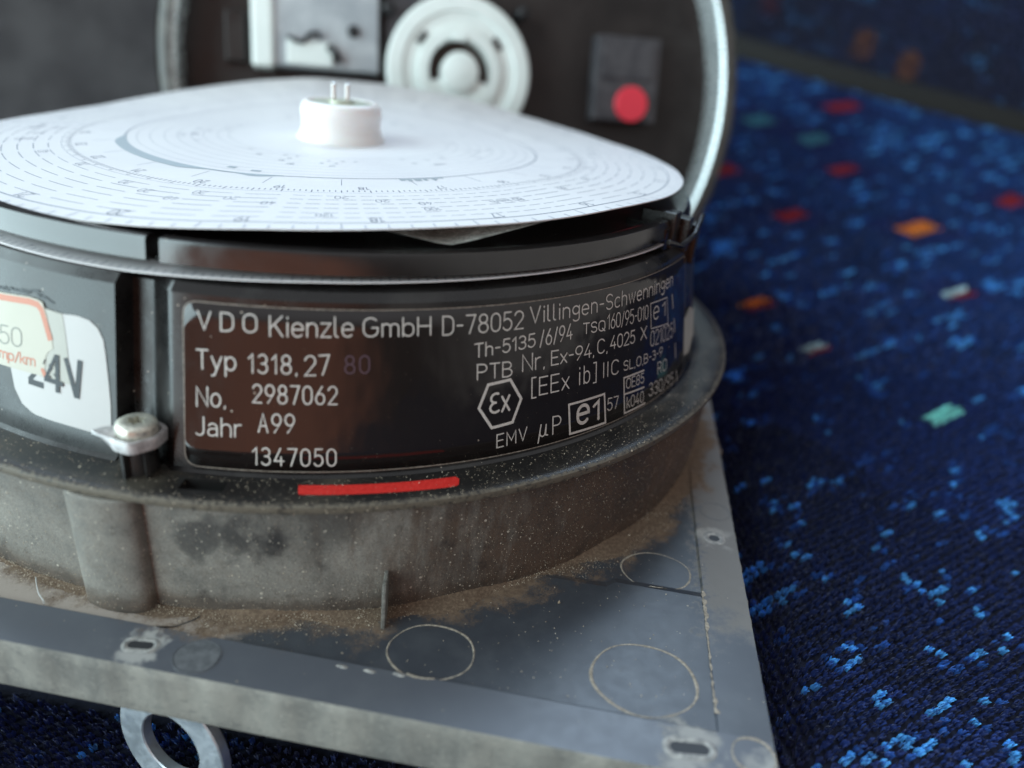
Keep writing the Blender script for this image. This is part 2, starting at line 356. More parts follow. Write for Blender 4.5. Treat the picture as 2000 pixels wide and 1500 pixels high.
def m_plate():
    t = NT("scuffed_grey_plate"); r = t.radius(); n = t.noise(.16, 6, .65); n2 = t.noise(1.1, 5, .65); x, y, z = t.xyz(); scr = t.noise(.8, 3, .6, (.12, 2.2, 1))
    u = t.math('ADD', mul(t, x, float(EXV[0])), mul(t, y, float(EXV[1]))); v = t.math('ADD', mul(t, x, float(EYV[0])), mul(t, y, float(EYV[1])))
    rr = t.math('ADD', r, t.mr(n, .2, .8, -4.2, 4.2)); rr = t.math('ADD', rr, t.mr(n2, .2, .8, -.7, .7)); rr = t.math('ADD', rr, t.mr(u, 2, 16, 1.6, 0))
    rr = t.math('ADD', rr, t.mr(t.noise(5, 4, .75), .25, .75, -1.3, 1.3)); pile = t.mr(rr, 71.2, 75.4, 1, 0)                                            # soil swept against the drum
    left = mul(t, t.mr(t.math('ADD', u, t.mr(n, .2, .8, -6, 6)), 9, 17, .85, 0), t.mr(v, -73.9, -73.6))                # pale dust on the inner floor
    edge = mul(t, t.mr(t.math('ADD', u, t.mr(n2, .2, .8, -2.6, 2.6)), 66.8, 69.5, 0, .4), t.mr(t.math('ADD', v, t.mr(n, .2, .8, -9, 9)), -62, -52))
    film = t.math('ADD', t.mr(n, .4, .75, .02, .2), mul(t, t.mr(t.noise(4, 5, .75), .5, .75), .07))
    strip = mx(t, t.mr(v, IY-.2, IY-.05, 1, 0), t.mr(u, IX+.05, IX+.2, 0, .3)); c = t.mix(film, t.mix(strip, (.034, .039, .049), (.072, .078, .094)), (.14, .15, .16)); c = t.mix(left, c, (.36, .30, .255)); c = t.mix(edge, c, (.28, .24, .19))
    c = t.mix(pile, c, t.mix(t.mr(n2, .3, .7), (.105, .066, .042), (.19, .13, .085)))
    worn = mx(t, mx(t, t.near(uv(4.3, -77.0, 0), 1.5, 3.0), t.near(uv(65.2, -76.8, 0), 2.0, 3.9)), mx(t, t.near(uv(71.0, -38.4, 0), 1.0, 3.0), t.near(uv(73.2, -78.0, 0), .6, 3.0)))
    c = t.mix(mul(t, worn, .75), c, (.36, .35, .33))
    sp = mx(t, t.specks(1.1, .16, .16), t.specks(.6, .1, .1, 4)); c = t.mix(mul(t, sp, .8), c, (.36, .3, .23))
    dust = mx(t, pile, mx(t, left, edge))
    ro = t.math('ADD', t.mr(mx(t, dust, worn), 0, 1, .33, .92), t.mr(t.noise(.6, 5, .6), .3, .7, -.025, .03))
    t.set(Base_Color=c, Roughness=ro, Specular_IOR_Level=.6); t.bump(t.math('ADD', t.math('ADD', mul(t, n2, t.mr(dust, 0, 1, .12, 1.6)), mul(t, scr, .03)), mul(t, sp, 1.5)), .3, .1); return t.m
def m_plate_side():
    t = NT("grey_dirt_crust"); n = t.noise(.18, 6, .62, (1, 1, .5)); n2 = t.noise(1.6, 5, .7)
    c = t.mix(t.mr(n, .25, .75), (.13, .128, .118), (.27, .258, .226)); c = t.mix(t.mr(n2, .5, .75, 0, .5), c, (.34, .32, .275)); c = t.mix(t.mr(t.noise(.7, 4, .6, (1, 1, 2.5)), .56, .7, 0, .55), c, (.11, .11, .105)); c = t.mix(mul(t, t.specks(.9, .2, .15), .8), c, (.55, .52, .46))
    t.set(Base_Color=c, Roughness=.9); t.bump(t.math('ADD', n2, n), .55, .15); return t.m
def m_nameplate():
    t = NT("nameplate_foil"); w = t.noise(.22, 2, .5, (1, 1, .5)); sp = mx(t, t.specks(1.5, .25, .13), t.specks(3.2, .3, .2, 6)); sm = t.noise(.25, 5, .7)
    c = t.mix(sp, (.011, .0085, .008), (.36, .3, .25))
    t.set(Base_Color=c, Roughness=t.math('ADD', t.mr(sm, .35, .75, .09, .19), mul(t, sp, .5)), Specular_IOR_Level=.62); t.bump(t.math('ADD', mul(t, w, 6), mul(t, sp, .5)), .24, .1); return t.m
def m_paper(name, c1, c2):
    t = NT(name); n = t.noise(.05, 4); t.set(Base_Color=t.mix(t.mr(n, .3, .7), c1, c2), Roughness=.48, Specular_IOR_Level=.4); t.bump(t.noise(4, 3), .03, .02); return t.m
def m_worn(name, c1, c2, rough=.6, scale=1.5, metal=0.0):
    t = NT(name); n = t.noise(scale, 5, .65); t.set(Base_Color=t.mix(t.mr(n, .35, .68), c1, c2), Roughness=t.mr(n, .3, .7, rough-.1, rough+.12), Metallic=metal); t.bump(n, .25, .06); return t.m

M = dict(gloss=m_black_gloss(), flange=m_flange(), housing=m_dusty_housing(), plate=m_plate(), side=m_plate_side(), foil=m_nameplate(),
         letter=m_worn("engraved_silver", (.46, .43, .40), (.62, .59, .55), .5, 5), dim=simple("faded_mark", (.075, .045, .06), .5).m,
         border=m_worn("lit_foil_edge", (.14, .115, .095), (.30, .26, .22), .5, 3), red=m_worn("red_paint", (.52, .016, .012), (.66, .03, .022), .55, 3),
         chart=m_paper("chart_paper", (.645, .63, .64), (.675, .66, .66)), print=simple("chart_print", (.19, .21, .26), .6).m, trace=simple("chart_trace", (.32, .36, .385), .6).m,
         sticker=m_paper("white_sticker", (.43, .42, .41), (.47, .455, .44)), cream=m_paper("cream_sticker", (.41, .39, .32), (.46, .435, .365)), salmon=simple("salmon_print", (.47, .19, .125), .6).m,
         black_print=simple("black_print", (.018, .022, .026), .55).m, grey_print=simple("grey_print", (.20, .21, .185), .6).m, tape=m_paper("yellowed_tape", (.34, .335, .295), (.39, .38, .335)),
         lead=m_worn("seal_lead", (.34, .33, .33), (.56, .545, .54), .45, 1.2, .25), screw=m_worn("zinc_screw", (.50, .49, .43), (.74, .72, .62), .36, 2.5, .6),
         knob=simple("white_knob", (.80, .76, .74), .35, Subsurface_Weight=.15, Subsurface_Scale=.004).m, cap=m_worn("brass_tint_cap", (.45, .47, .36), (.55, .56, .45), .35, 2, .5),
         steel=m_worn("washer_steel", (.52, .58, .62), (.60, .65, .69), .40, .5, .7), pin=simple("steel_pin", (.7, .72, .7), .25, .9).m,
         rim=m_worn("lid_rim_silver", (.52, .56, .57), (.64, .67, .67), .25, .3, .6), rimdark=m_worn("lid_rim_rubber", (.065, .066, .062), (.12, .118, .108), .4, .3), lidfloor=m_worn("lid_inside", (.012, .010, .010), (.022, .018, .017), .38, .08),
         gear=m_worn("gear_nylon", (.76, .82, .79), (.80, .85, .82), .45, .2), block=m_worn("block_plastic", (.045, .045, .052), (.075, .073, .08), .42, .3), dot=simple("red_button", (.80, .045, .075), .45).m,
         tin=m_worn("tin_box", (.36, .40, .43), (.50, .54, .56), .4, .15, .2), darkpart=simple("dark_part", (.012, .013, .015), .4).m,
         groove=m_worn("tan_dust_ring", (.20, .17, .135), (.40, .345, .28), .9, 2.2), pale=m_worn("pale_scuff", (.075, .08, .088), (.12, .125, .135), .5, .9), hole=simple("hole_dark", (.02, .021, .024), .5).m,
         wornrim=m_worn("worn_rim", (.17, .168, .165), (.38, .365, .34), .65, 1.4), grain=m_worn("soil_grain", (.26, .20, .14), (.60, .52, .41), .9, .7))

# ------------------------------------------------------------------ the tachograph
T = tag(empty('tachograph', (0, 0, -24)), 'opened round black recording instrument on a dusty square base plate, lid tilted up behind', 'tachograph')

# base plate, its dirty edge and rear box
PX, PY0, PY1, TH = 74.4, -80.0, 58.0, 7.05
IX, IY = 68.4, -73.9
outl = rounded([(-PX, PY0), (PX, PY0), (PX, PY1), (-PX, PY1)], .9, 4)
mb = MB(); n = len(outl)
# strips (raised .35 at the front left, flush at right) + floor as one sheet grid
us = sorted(set(np.round(np.concatenate([np.linspace(-PX+.15, PX-.15, 120), [IX-.12, IX+.12, -IX-.12, -IX+.12]]), 3)))
vs_ = sorted(set(np.round(np.concatenate([np.linspace(PY0+.15, PY1-.15, 110), [IY-.1, IY+.1]]), 3)))
def floor_z(u, v):
    if v < IY: return 0.0
    if abs(u) > IX: return 0.0
    d = -.55 if u < 20 else -.55+.43*min(1, (u-20)/30)
    line = -52.2+(u-54.5)*.075                       # the clean raised panel in the right corner
    if u > 30 and v > line: d -= .35
    return d
mb.grid([[uv(u, v, floor_z(u, v)) for v in vs_] for u in us], False)
plate = mb.build('base_plate', M['plate'], T)
mb = MB(); prof = [(0, .0), (.15, -.12), (.16, -1.6), (.05, -TH+1.4), (.12, -TH+.6), (-.1, -TH)]
inner = rounded([(-PX+.15, PY0+.15), (PX-.15, PY0+.15), (PX-.15, PY1-.15), (-PX+.15, PY1-.15)], .75, 4)
rows = []
for (u, v) in [p for i in range(len(inner)) for p in [inner[i]]]:
    rows.append((u, v))
dense = []
for i in range(len(rows)):
    a, b = np.array(rows[i]), np.array(rows[(i+1) % len(rows)]); k = max(1, int(np.linalg.norm(b-a)/1.2)); dense += [a+(b-a)*j/k for j in range(k)]
def offs(p, d): q = p/np.array([PX, abs(PY0) if p[1] < 0 else PY1]); s = np.array([np.sign(q[0]) if abs(q[0]) > .985 else 0, np.sign(q[1]) if abs(q[1]) > .985 else 0]); return p+s*d
grid = []
for p in dense:
    w = .12*math.sin(p[0]*.9+1)+.08*math.sin(p[0]*2.3+p[1]*1.7)+.06*random.uniform(-1, 1)
    grid.append([uv(*offs(p, d+(w*.8 if 0 < i < 5 else 0)), z+(w*.35 if i == 1 else 0)) for i, (d, z) in enumerate(prof)])
mb.grid(grid, True, closed_u=True); mb.build('plate_edge', M['side'], plate)
mb = MB(); mb.box(uv(0, (PY0+PY1)/2, -TH-.05), (2*PX-.6, PY1-PY0-.6, .1), (EXV, EYV, (0, 0, 1))); mb.box(uv(0, -4, -15.6), (118, 104, 16.6), (EXV, EYV, (0, 0, 1))); mb.build('rear_box', M['housing'], T, .8)

# mould marks, slots and scuffs on the plate
def plate_z(u, v): return floor_z(u, v)
def ring_on_plate(name, c, rx, ry, rot, w, mat, a0=0, a1=360, lift=.07, fill=None):
    mb = MB(); P = []
    for i in range(73):
        t = R_(a0+(a1-a0)*i/72); j = 1+.012*math.sin(5*t+c[0]); x, y = rx*math.cos(t)*j, ry*math.sin(t)*j
        P.append((c[0]+x*math.cos(rot)-y*math.sin(rot), c[1]+x*math.sin(rot)+y*math.cos(rot)))
    f = lambda u, v: uv(u, v, plate_z(c[0], c[1])+lift)
    N = len(P)-1 if a1-a0 >= 360 else len(P)
    inn, mid, out = [], [], []
    for i in range(N):
        t = R_(a0+(a1-a0)*i/72); ww = w*(.8+.35*math.sin(2*t+c[1])+.2*random.uniform(-1, 1))
        for L, d, z in ((inn, -ww/2, 0), (mid, 0, .05), (out, ww/2, 0)):
            q = np.array(P[i])-np.array(c); q = np.array(c)+q*(1+d/np.linalg.norm(q)); L.append(uv(q[0], q[1], max(plate_z(*P[i]), plate_z(q[0], q[1]))+lift+z-.05))
    mb.grid([inn, mid, out], True, closed_v=(a1-a0 >= 360))
    o = mb.build(name, mat, plate)
    if fill:
        mb = MB(); mb.add([uv(*(np.array(c)+(np.array(p)-np.array(c))*.93), plate_z(*c)+lift-.03) for p in P[:72]], [tuple(range(72))]); mb.build('scuff', fill, plate)
    return o
ring_on_plate('mould_mark', (35.8, -69.9), 5.05, 4.3, 0.1, .28, M['groove'])
ring_on_plate('mould_mark', (60.5, -68.3), 6.1, 5.35, 0.1, .36, M['groove'])
ring_on_plate('mould_mark', (62.3, -47.8), 4.8, 3.9, 0.1, .24, M['groove'])
ring_on_plate('mould_mark', (11.0, -77.1), 2.55, 2.45, 0, .16, M['pale'], fill=M['pale'])
ring_on_plate('mould_mark', (71.7, -31.2), 2.3, 2.3, 0, .14, M['pale'])
ring_on_plate('mould_mark', (71.9, -76.2), 2.25, 2.2, 0, .34, M['groove'])
def slot(c, L, W, rot, hw):
    """a stadium-shaped hole with a worn pale lip"""
    def st(l, w): return [(c[0]+x*math.cos(rot)-y*math.sin(rot), c[1]+x*math.sin(rot)+y*math.cos(rot)) for x, y in
                          [(l/2-w/2+w/2*math.cos(t), w/2*math.sin(t)) for t in np.linspace(-math.pi/2, math.pi/2, 14)]+[(-l/2+w/2+w/2*math.cos(t), w/2*math.sin(t)) for t in np.linspace(math.pi/2, 1.5*math.pi, 14)]]
    z = plate_z(*c); mb = MB()
    loops = [[uv(u, v, z+.03) for u, v in st(L+hw*2, W+hw*2)], [uv(u, v, z+.12+.06*math.sin(7*u)) for u, v in st(L+hw*1.1, W+hw*1.1)], [uv(u, v, z+.13+.05*math.sin(9*v)) for u, v in st(L+hw*.35, W+hw*.35)], [uv(u, v, z+.05) for u, v in st(L, W)], [uv(u, v, z+.028) for u, v in st(L*.9, W*.84)]]
    mb.grid(loops, True, closed_v=True); o = mb.build('slot_rim', M['wornrim'], plate)
    mb = MB(); P = st(L*.92, W*.88); mb.add([uv(u, v, z+.035) for u, v in P], [tuple(range(len(P)))]); mb.build('slot', M['hole'], plate)
slot((4.3, -77.0), 3.1, 1.25, .12, .55); slot((65.2, -76.8), 4.5, 1.55, .1, .65); slot((71.0, -38.4), 1.7, 1.6, 0, .8)
# dusty line filling the joint of the right strip, the crack by the drum and two nicks
mb = MB(); L = [(68.32, -51-20.5*k/60) for k in range(61)]; W = [max(.06, w_*(.7+.5*math.sin(k*1.3)*math.sin(k*.37)+.25*random.uniform(-1, 1))) for k, w_ in enumerate(np.interp(np.arange(61), [0, 12, 26, 42, 52, 60], [.5, .55, .28, .2, .3, .75]))]
rows = [[uv(u-w*.15+.06*random.uniform(-1, 1), v, .03), uv(u+w*.4, v, .05), uv(u+w+.1*random.uniform(-1, 1), v, .02)] for (u, v), w in zip(L, W)]
mb.grid(rows, True); mb.build('dust_seam', M['groove'], plate)
mb = MB(); ribbon(mb, [px_uv(308, 1222), px_uv(345, 1216), px_uv(378, 1204), px_uv(404, 1188)], .2, lambda u, v: uv(u, v, plate_z(u, v)+.03)); mb.build('crack', M['hole'], plate)
mb = MB()
for x, y in ((668, 1302), (722, 1311), (780, 1318)):
    u, v = px_uv(x, y); rows = [[uv(u+a*.75*math.cos(t), v+a*.28*math.sin(t)+.05*math.cos(3*t), .02+.16*(1-a)) for t in np.linspace(0, 2*math.pi, 12)[:-1]] for a in (1, .6, .15)]
    mb.grid(rows, True, closed_v=True)
mb.build('nick', M['wornrim'], plate)

# lower housing: dusty drum wall with one round pillar and a fin
RF, ZF, RL = 72.62, 16.84, 70.4
mb = MB()
def wall_r(a, z):
    r = RL+.6*(z/ZF)
    d = (a+111.45)/3.55
    if abs(d) < 1: r += 2.1*math.sqrt(max(0, 1-d*d))**.7
    return r
angs = sorted(set(np.round(np.concatenate([np.arange(-180, 180, 1.5), np.linspace(-115.2, -107.7, 50)]), 4)))
rows = [[pol(wall_r(a, z), a, z) for z in (-.6, 0, 2, 5, 8, 11, 14, 15.5)]+[pol(wall_r(a, 15.5)-.2, a, 15.68), pol(69.5, a, 15.7)] for a in angs]
mb.grid(rows, True, closed_u=True)
lower = mb.build('lower_housing', M['housing'], T, smooth_angle=40)
mb = MB(); f0, f1 = np.array(pol(70.2, -85.7, 0)), np.array(pol(73.4, -86.3, 0)); d = (f1-f0)/np.linalg.norm(f1-f0); nrm = np.array([-d[1], d[0], 0])
prf = [(0, -.5), (3.6, -.5), (3.6, 1.0), (3.3, 4.6), (2.9, 5.6), (0, 5.8)]
mb.prism(prf, -.24, .24, lambda x, y, z: f0+d*x+np.array([0, 0, y])+nrm*z); mb.build('fin', m_worn('dusty_fin', (.10, .095, .085), (.19, .18, .16), .85, 2), lower, .1)

# flange
def notch_flange(a): return -104.75 < a < -100.45
mb = MB(); prof = [(70.2, 15.5), (71.6, 15.45), (72.45, 15.75), (72.6, 16.25), (72.55, 16.65), (72.25, 16.84), (71.2, 16.9), (70.45, 16.9), (70.4, 16.89), (68.45, 16.89), (68.4, 16.88), (67.4, 16.86), (66.3, 17.0)]
angs = sorted(set(np.round(np.concatenate([np.arange(-180, 180, 1.2), [-104.55, -104.5, -100.6, -100.55]]), 4)))
rows = []
for a in angs: rows.append([pol(r, a, z-(1.2 if -104.52 < a < -100.58 and 68.42 < r < 70.42 else 0)) for r, z in prof])
mb.grid(rows, True, closed_u=True); flange = mb.build('flange', M['flange'], T, smooth_angle=35)
mb = MB(); mb.grid([[pol(r, a, 15.74) for r in (68.44, 70.38)] for a in np.linspace(-104.46, -100.64, 6)]); mb.build('pocket_floor_shade', simple('pocket_shade', (.006, .006, .006), .6).m, flange)  # black sheet on the shallow floor, painting in the shade of a deeper recess
mb = MB(); mp = lambda a, r: pol(r, a, 16.93)
pA = [on_z(x, y, 16.9) for x, y in ((582, 966), (583, 948), (890, 931), (897, 936), (896, 946), (890, 950))]
P = [(math.degrees(math.atan2(p[1], p[0])), math.hypot(p[0], p[1])) for p in pA]
convex(mb, P, mp, 40, 3, lambda a, r: pol(r, a, 16.86)); mb.build('red_stripe', M['red'], flange)

# upper housing with the recessed channel at left
mb = MB()
def up_r(a, z):
    r = cone_r(z)
    if z > 37.0: r -= .9*((z-37.0)/.85)
    lo, hi = -112.25, -106.35
    if lo < a < hi:
        t = (a-lo)/(hi-lo); r -= 2.7*min(1, t/.05)*(1 if t < .42 else .5+.5*math.cos(math.pi*(t-.42)/.58))**.8
    return r
angs = sorted(set(np.round(np.concatenate([np.arange(-180, 180, 1.0), np.linspace(-112.25, -111.7, 9), np.linspace(-110, -106.2, 24), np.linspace(-112, -106.4, 24)]), 4)))
zs = [16.9, 17.2, 18, 20, 23, 26, 29, 32, 35, 37.0, 37.25, 37.6, 37.85]
rows = [[pol(up_r(a, z)+(.5 if z < 17 else 0), a, z) for z in zs]+[pol(up_r(a, 37.85)-.5, a, 37.9), pol(56, a, 37.9), pol(0.001, a, 37.9)] for a in angs]
mb.grid(rows, True, closed_u=True); upper = mb.build('upper_housing', M['gloss'], T, smooth_angle=28)

# upper ring that clamps the lower chart: slotted at left
mb = MB(); prof = [(55.5, 39.4), (60.2, 39.35), (60.7, 39.6), (60.45, 41.7), (60.25, 42.1), (59.6, 42.25), (58.7, 42.0), (58.2, 41.3), (55.5, 41.2), (55.5, 39.4)]
for a0, a1, dr in ((-108.0, -41.0, 1.1), (-185, -109.6, .85)):
    pr = [(r+(dr if r > 60 else dr*.6 if r > 58 else 0), z) for r, z in prof]; mb.lathe(pr, 80, a0, a1)
    for a in (a0, a1): mb.add([pol(r, a, z) for r, z in pr[:-1]], [tuple(range(9))])
mb.lathe([(0.01, 41.0), (55.6, 41.0), (55.6, 38.0)], 96); mb.lathe([(55.5, 41.15), (57.6, 41.1), (57.6, 38.0)], 96)
mb.lathe([(55.5, 38), (55.5, 41.6), (61.2, 41.6), (61.85, 41.0), (61.85, 38.0)], 90, -42.3, 95); mb.add([pol(r, -42.3, z) for r, z in ((55.5, 38), (55.5, 41.6), (61.2, 41.6), (61.85, 41.0), (61.85, 38.0))], [(0, 1, 2, 3, 4)])
tg = NT('bright_black_plastic'); ng = tg.noise(.25, 4); sg = tg.specks(1.4, .25, .14); tg.set(Base_Color=tg.mix(sg, (.012, .011, .011), (.3, .27, .22)), Roughness=tg.mr(ng, .3, .7, .14, .26), Specular_IOR_Level=.85); tg.bump(tg.noise(3, 4, .6, (1, 1, .3)), .1, .03); M['clamp'] = tg.m
clamp = mb.build('clamp_ring', M['clamp'], T, smooth_angle=30)
mb = MB()                                                        # hinge bracket at the right
for a, r0, r1, z0, z1 in ((-39.2, 57.0, 62.3, 37.9, 43.2), (-36.2, 56.5, 63.6, 37.0, 42.0), (-33.0, 58, 64.4, 34.5, 40.6)):
    e1 = np.array(pol(1, a, 0)); e2 = np.array(pol(1, a+90, 0)); mb.box(np.array(pol((r0+r1)/2, a, (z0+z1)/2)), (r1-r0, 2.6, z1-z0), (e1, e2, (0, 0, 1)))
mb.tube([pol(63.2, -44.5, 40.0), pol(64.0, -41, 38.9), pol(64.3, -36, 39.6), pol(64.2, -31, 41.5)], .45, 8)
mb.build('hinge_bracket', M['gloss'], T, .35)

# the nameplate and its lettering
outline = [px_drum(*p) for p in ((361, 588), (452, 594), (564, 600), (704, 605), (900, 599), (1030, 582), (1150, 564), (1240, 546), (1300, 528), (1328, 517), (1336, 735), (1318, 750), (1240, 803), (1120, 848), (1000, 880), (850, 908), (700, 921), (560, 920), (440, 913), (354, 905))]
A0, A1 = px_drum(360, 700)[0], px_drum(1334, 640)[0]
zt = [px_drum(x, y) for x, y in ((388, 589), (564, 601), (704, 606), (900, 600), (1030, 582), (1150, 564), (1240, 546))]; zb = [px_drum(x, y) for x, y in ((388, 908), (560, 920), (700, 921), (850, 908), (1000, 880), (1120, 848), (1240, 803))]
ZT, ZB = float(np.median([p[1] for p in zt])), float(np.median([p[1] for p in zb]))
outl = rounded([(A0, ZB), (A1, ZB), (A1, ZT), (A0, ZT)], 1.7, 8)
mb = MB(); convex(mb, outl, cone_mp(.16), 150, 8, cone_mp(-.05)); npl = mb.build('nameplate', M['foil'], T)
for p in npl.data.polygons: p.use_smooth = True
mb = MB(); ribbon(mb, outl, .13, cone_mp(.175), closed=True, step=.8); mb.build('edge_line', M['border'], npl)  # raised border, the highlight on its lit edge put into a paler colour
mb = MB(); TD = lambda *a, **k: text_on_drum(mb, *a, **k)
TD("VDO", (388, 641), (502, 648), 606, gap=.5); TD("Kienzle", (528, 655), (689, 656), 616); TD("GmbH", (710, 656), (840, 653), 620); TD("D-78052", (864, 653), (1020, 640), 617)
TD("Villingen-Schwenningen", (1034, 630), (1311, 556), 599, gap=.22, sw=.18)
TD("Typ", (386, 718), (461, 722), 681); TD("1318.", (487, 726), (581, 729), 690, gap=.28); TD("27", (596, 732), (643, 730), 694)
TD("No.", (386, 791), (442, 793), 754); TD("2987062", (495, 784), (658, 788), 749, gap=.26); TD("Jahr", (383, 847), (472, 852), 812); TD("A99", (506, 842), (575, 844), 806, gap=.28); TD("1347050", (495, 905), (656, 908), 872, gap=.28)
TD("Th-5135", (926, 697), (1043, 675), 671, gap=.2); TD("/6/94", (1053, 675), (1115, 660), 645, gap=.24)
TD("TSQ", (1137, 651), (1179, 644), 631, sw=.17); TD("160/95-010", (1184, 642), (1263, 621), 614, gap=.18, sw=.15)
TD("PTB", (931, 740), (998, 733), 711); TD("Nr.", (1019, 724), (1062, 716), 692); TD("Ex-94.", (1075, 712), (1158, 694), 685, gap=.18); TD("C.", (1165, 690), (1184, 686), 663); TD("4025", (1190, 681), (1237, 668), 656, gap=.2); TD("X", (1249, 663), (1260, 660), 639)
TD("[EEx", (1037, 773), (1109, 757), 739, gap=.22); TD("ib]", (1129, 750), (1162, 742), 716, gap=.34); TD("IIC", (1176, 736), (1205, 728), 708, gap=.3)
TD("SL.O.B-3-9", (1216, 723), (1291, 693), 705, sw=.14, gap=.2)
TD("EMV", (969, 873), (1027, 857), 848, sw=.15, gap=.26); TD("uP", (1051, 852), (1093, 843), 818, gap=.34); TD("57", (1184, 801), (1205, 795), 778, sw=.15)
TD("OE85", (1221, 758), (1255, 746), 739, sw=.14); TD("k040", (1222, 796), (1254, 783), 775, sw=.14)
TD("021025", (1268, 676), (1311, 657), 647, sw=.15); TD("RO", (1282, 730), (1299, 721), 708, sw=.15); TD("330/95", (1265, 773), (1312, 749), 749, sw=.15)
TD("e", (1274, 624), (1284, 620), 588, sw=.19); TD("1", (1291, 616), (1297, 614), 591, sw=.19)
for p0, p1 in (((1310, 575), (1312, 601)), ((1314, 622), (1315, 647)), ((1316, 670), (1317, 698)), ((1318, 723), (1320, 743))): ribbon(mb, [px_drum(*p0), px_drum(*p1)], .22, cone_mp(.215))
def box_on(pts, w, closed=True): ribbon(mb, [px_drum(*p) for p in pts], w, cone_mp(.235), closed=closed, step=.7)
box_on([(1268, 592), (1300, 580), (1302, 631), (1269, 641)], .14)
box_on([(934, 796), (952, 750), (995, 740), (1016, 777), (999, 823), (959, 834)], .36)
TD("E3", (0, 0), (1, 1), 0) if False else None
def glyph(key, p0, p1, top, sw, off=.215):
    a0, z0 = px_drum(*p0); a1, z1 = px_drum(*p1); zt_ = px_drum(p0[0], top)[1]; w, st = G[key]; k = (a1-a0)/w
    for s in st: lvl[0] += 1; ribbon(mb, [(a0+x*k, z0+(z1-z0)*x/w+y*(zt_-z0)) for x, y in s], sw, cone_mp(off+.004*(lvl[0] % 5)))
glyph('E3', (956, 806), (974, 802), 769, .30); glyph('x', (979, 802), (993, 799), 760, .30)
box_on([(1109, 789), (1178, 768), (1180, 824), (1111, 846)], .30)
glyph('e', (1126, 828), (1147, 821), 777, .46); glyph('1', (1157, 819), (1168, 816), 784, .42)
box_on([(1255, 722), (1216, 737), (1217, 806), (1257, 786)], .24, False); box_on([(1217, 769), (1255, 755)], .24, False)
mb.build('lettering', M['letter'], npl)
mb = MB(); TD("80", (674, 728), (721, 727), 694, gap=.3, sw=.19); mb.build('faded_lettering', M['dim'], npl)

# stickers left of the channel
poly = [px_drum(*p) for p in ((14, 598), (130, 615), (204, 640), (217, 795), (216, 845), (190, 848), (60, 800), (20, 700))]
P2 = [px_drum(*p) for p in ((2, 590), (94, 606), (124, 613), (150, 616), (175, 625), (192, 641), (203, 664), (208, 700), (213, 745), (217, 790), (218, 838), (208, 846), (190, 846), (140, 832), (100, 820), (68, 808), (45, 788), (30, 757), (23, 720), (12, 660))]
mb = MB(); convex(mb, P2, cone_mp(.09), 50, 12, cone_mp(-.02)); vst = mb.build('voltage_sticker', M['sticker'], T)
vst['label'] = 'white rounded sticker marked 24V'
mb = MB()
def blk(pts, w, o=.105): ribbon(mb, [px_drum(*p) for p in pts], w, cone_mp(o+.004*(len(mb.v) % 3)), caps=False)
blk([(130, 698), (151, 776)], .60, .145); blk([(158, 703), (152, 777)], .66, .16); blk([(114, 692), (115, 766)], .58, .19); blk([(89, 738), (126, 750)], .55, .20); blk([(112, 692), (92, 736)], .34, .21)
blk([(57, 743), (87, 753)], .72); blk([(59, 741), (84, 712), (83, 700), (72, 694), (60, 700)], .6)
mb.build('lettering', M['black_print'], vst)
P3 = [px_drum(*p) for p in ((88, 601), (124, 613), (129, 650), (134, 690), (140, 751), (118, 746), (80, 734), (80, 660))]
mb = MB(); convex(mb, P3, cone_mp(.13), 16, 10, cone_mp(.06)); mb.build('tape_strip', M['tape'], vst)
P4 = [px_drum(*p) for p in ((-60, 556), (0, 569), (60, 579), (78, 585), (86, 591), (92, 610), (98, 636), (104, 662), (106, 680), (92, 690), (89, 734), (60, 727), (0, 709), (-60, 690))]
mb = MB(); convex(mb, P4, cone_mp(.17), 40, 12, cone_mp(.08)); pst = mb.build('pulse_sticker', M['cream'], T); pst['label'] = 'cream worn sticker with a salmon border marked imp/km'
mb = MB(); ribbon(mb, [px_drum(*p) for p in ((-58, 565), (0, 578), (60, 588), (76, 594), (84, 605), (90, 625), (97, 650), (101, 664))], .72, cone_mp(.185), caps=False, step=.6)
ribbon(mb, [px_drum(*p) for p in ((86, 722), (91, 734))], .55, cone_mp(.185))
text_on_drum(mb, "imp/km", (-2, 695), (71, 714), 676, .19, .19, gap=.14)
mb.build('salmon_print', M['salmon'], pst)
mb = MB(); text_on_drum(mb, "50", (3, 668), (45, 677), 633, .16, .19, gap=.16); mb.build('grey_print', M['grey_print'], pst)
mb = MB()                                                        # torn, blackened tape edge above the stickers
for i in range(26):
    x = -10+i*4.4+random.uniform(-1.5, 1.5); y = 561+x*.13+random.uniform(-2.5, 2.5)+(max(0, x-70)*.5)
    ribbon(mb, [px_drum(x, y), px_drum(x+random.uniform(4, 9), y+random.uniform(-1, 3.5))], random.uniform(.12, .34), cone_mp(.05+.01*(i % 4)))
for i in range(9):
    x = 90+random.uniform(0, 22); y = 690+random.uniform(0, 55); ribbon(mb, [px_drum(x, y), px_drum(x+random.uniform(-6, 6), y+random.uniform(2, 8))], random.uniform(.08, .2), cone_mp(.20+.008*(i % 5)))
mb.build('torn_tape', M['black_print'], pst)
mb = MB(); mb.add([pol(cone_r(z)+o, a, z) for a, z, o in ((-36.6, 20.2, .1), (-33.0, 19.4, .3), (-28.8, 21, .45), (-28.5, 25.4, .45), (-33, 27.2, .3), (-36.6, 25.6, .1))], [tuple(range(6))]); mb.build('grey_label', M['tape'], T)

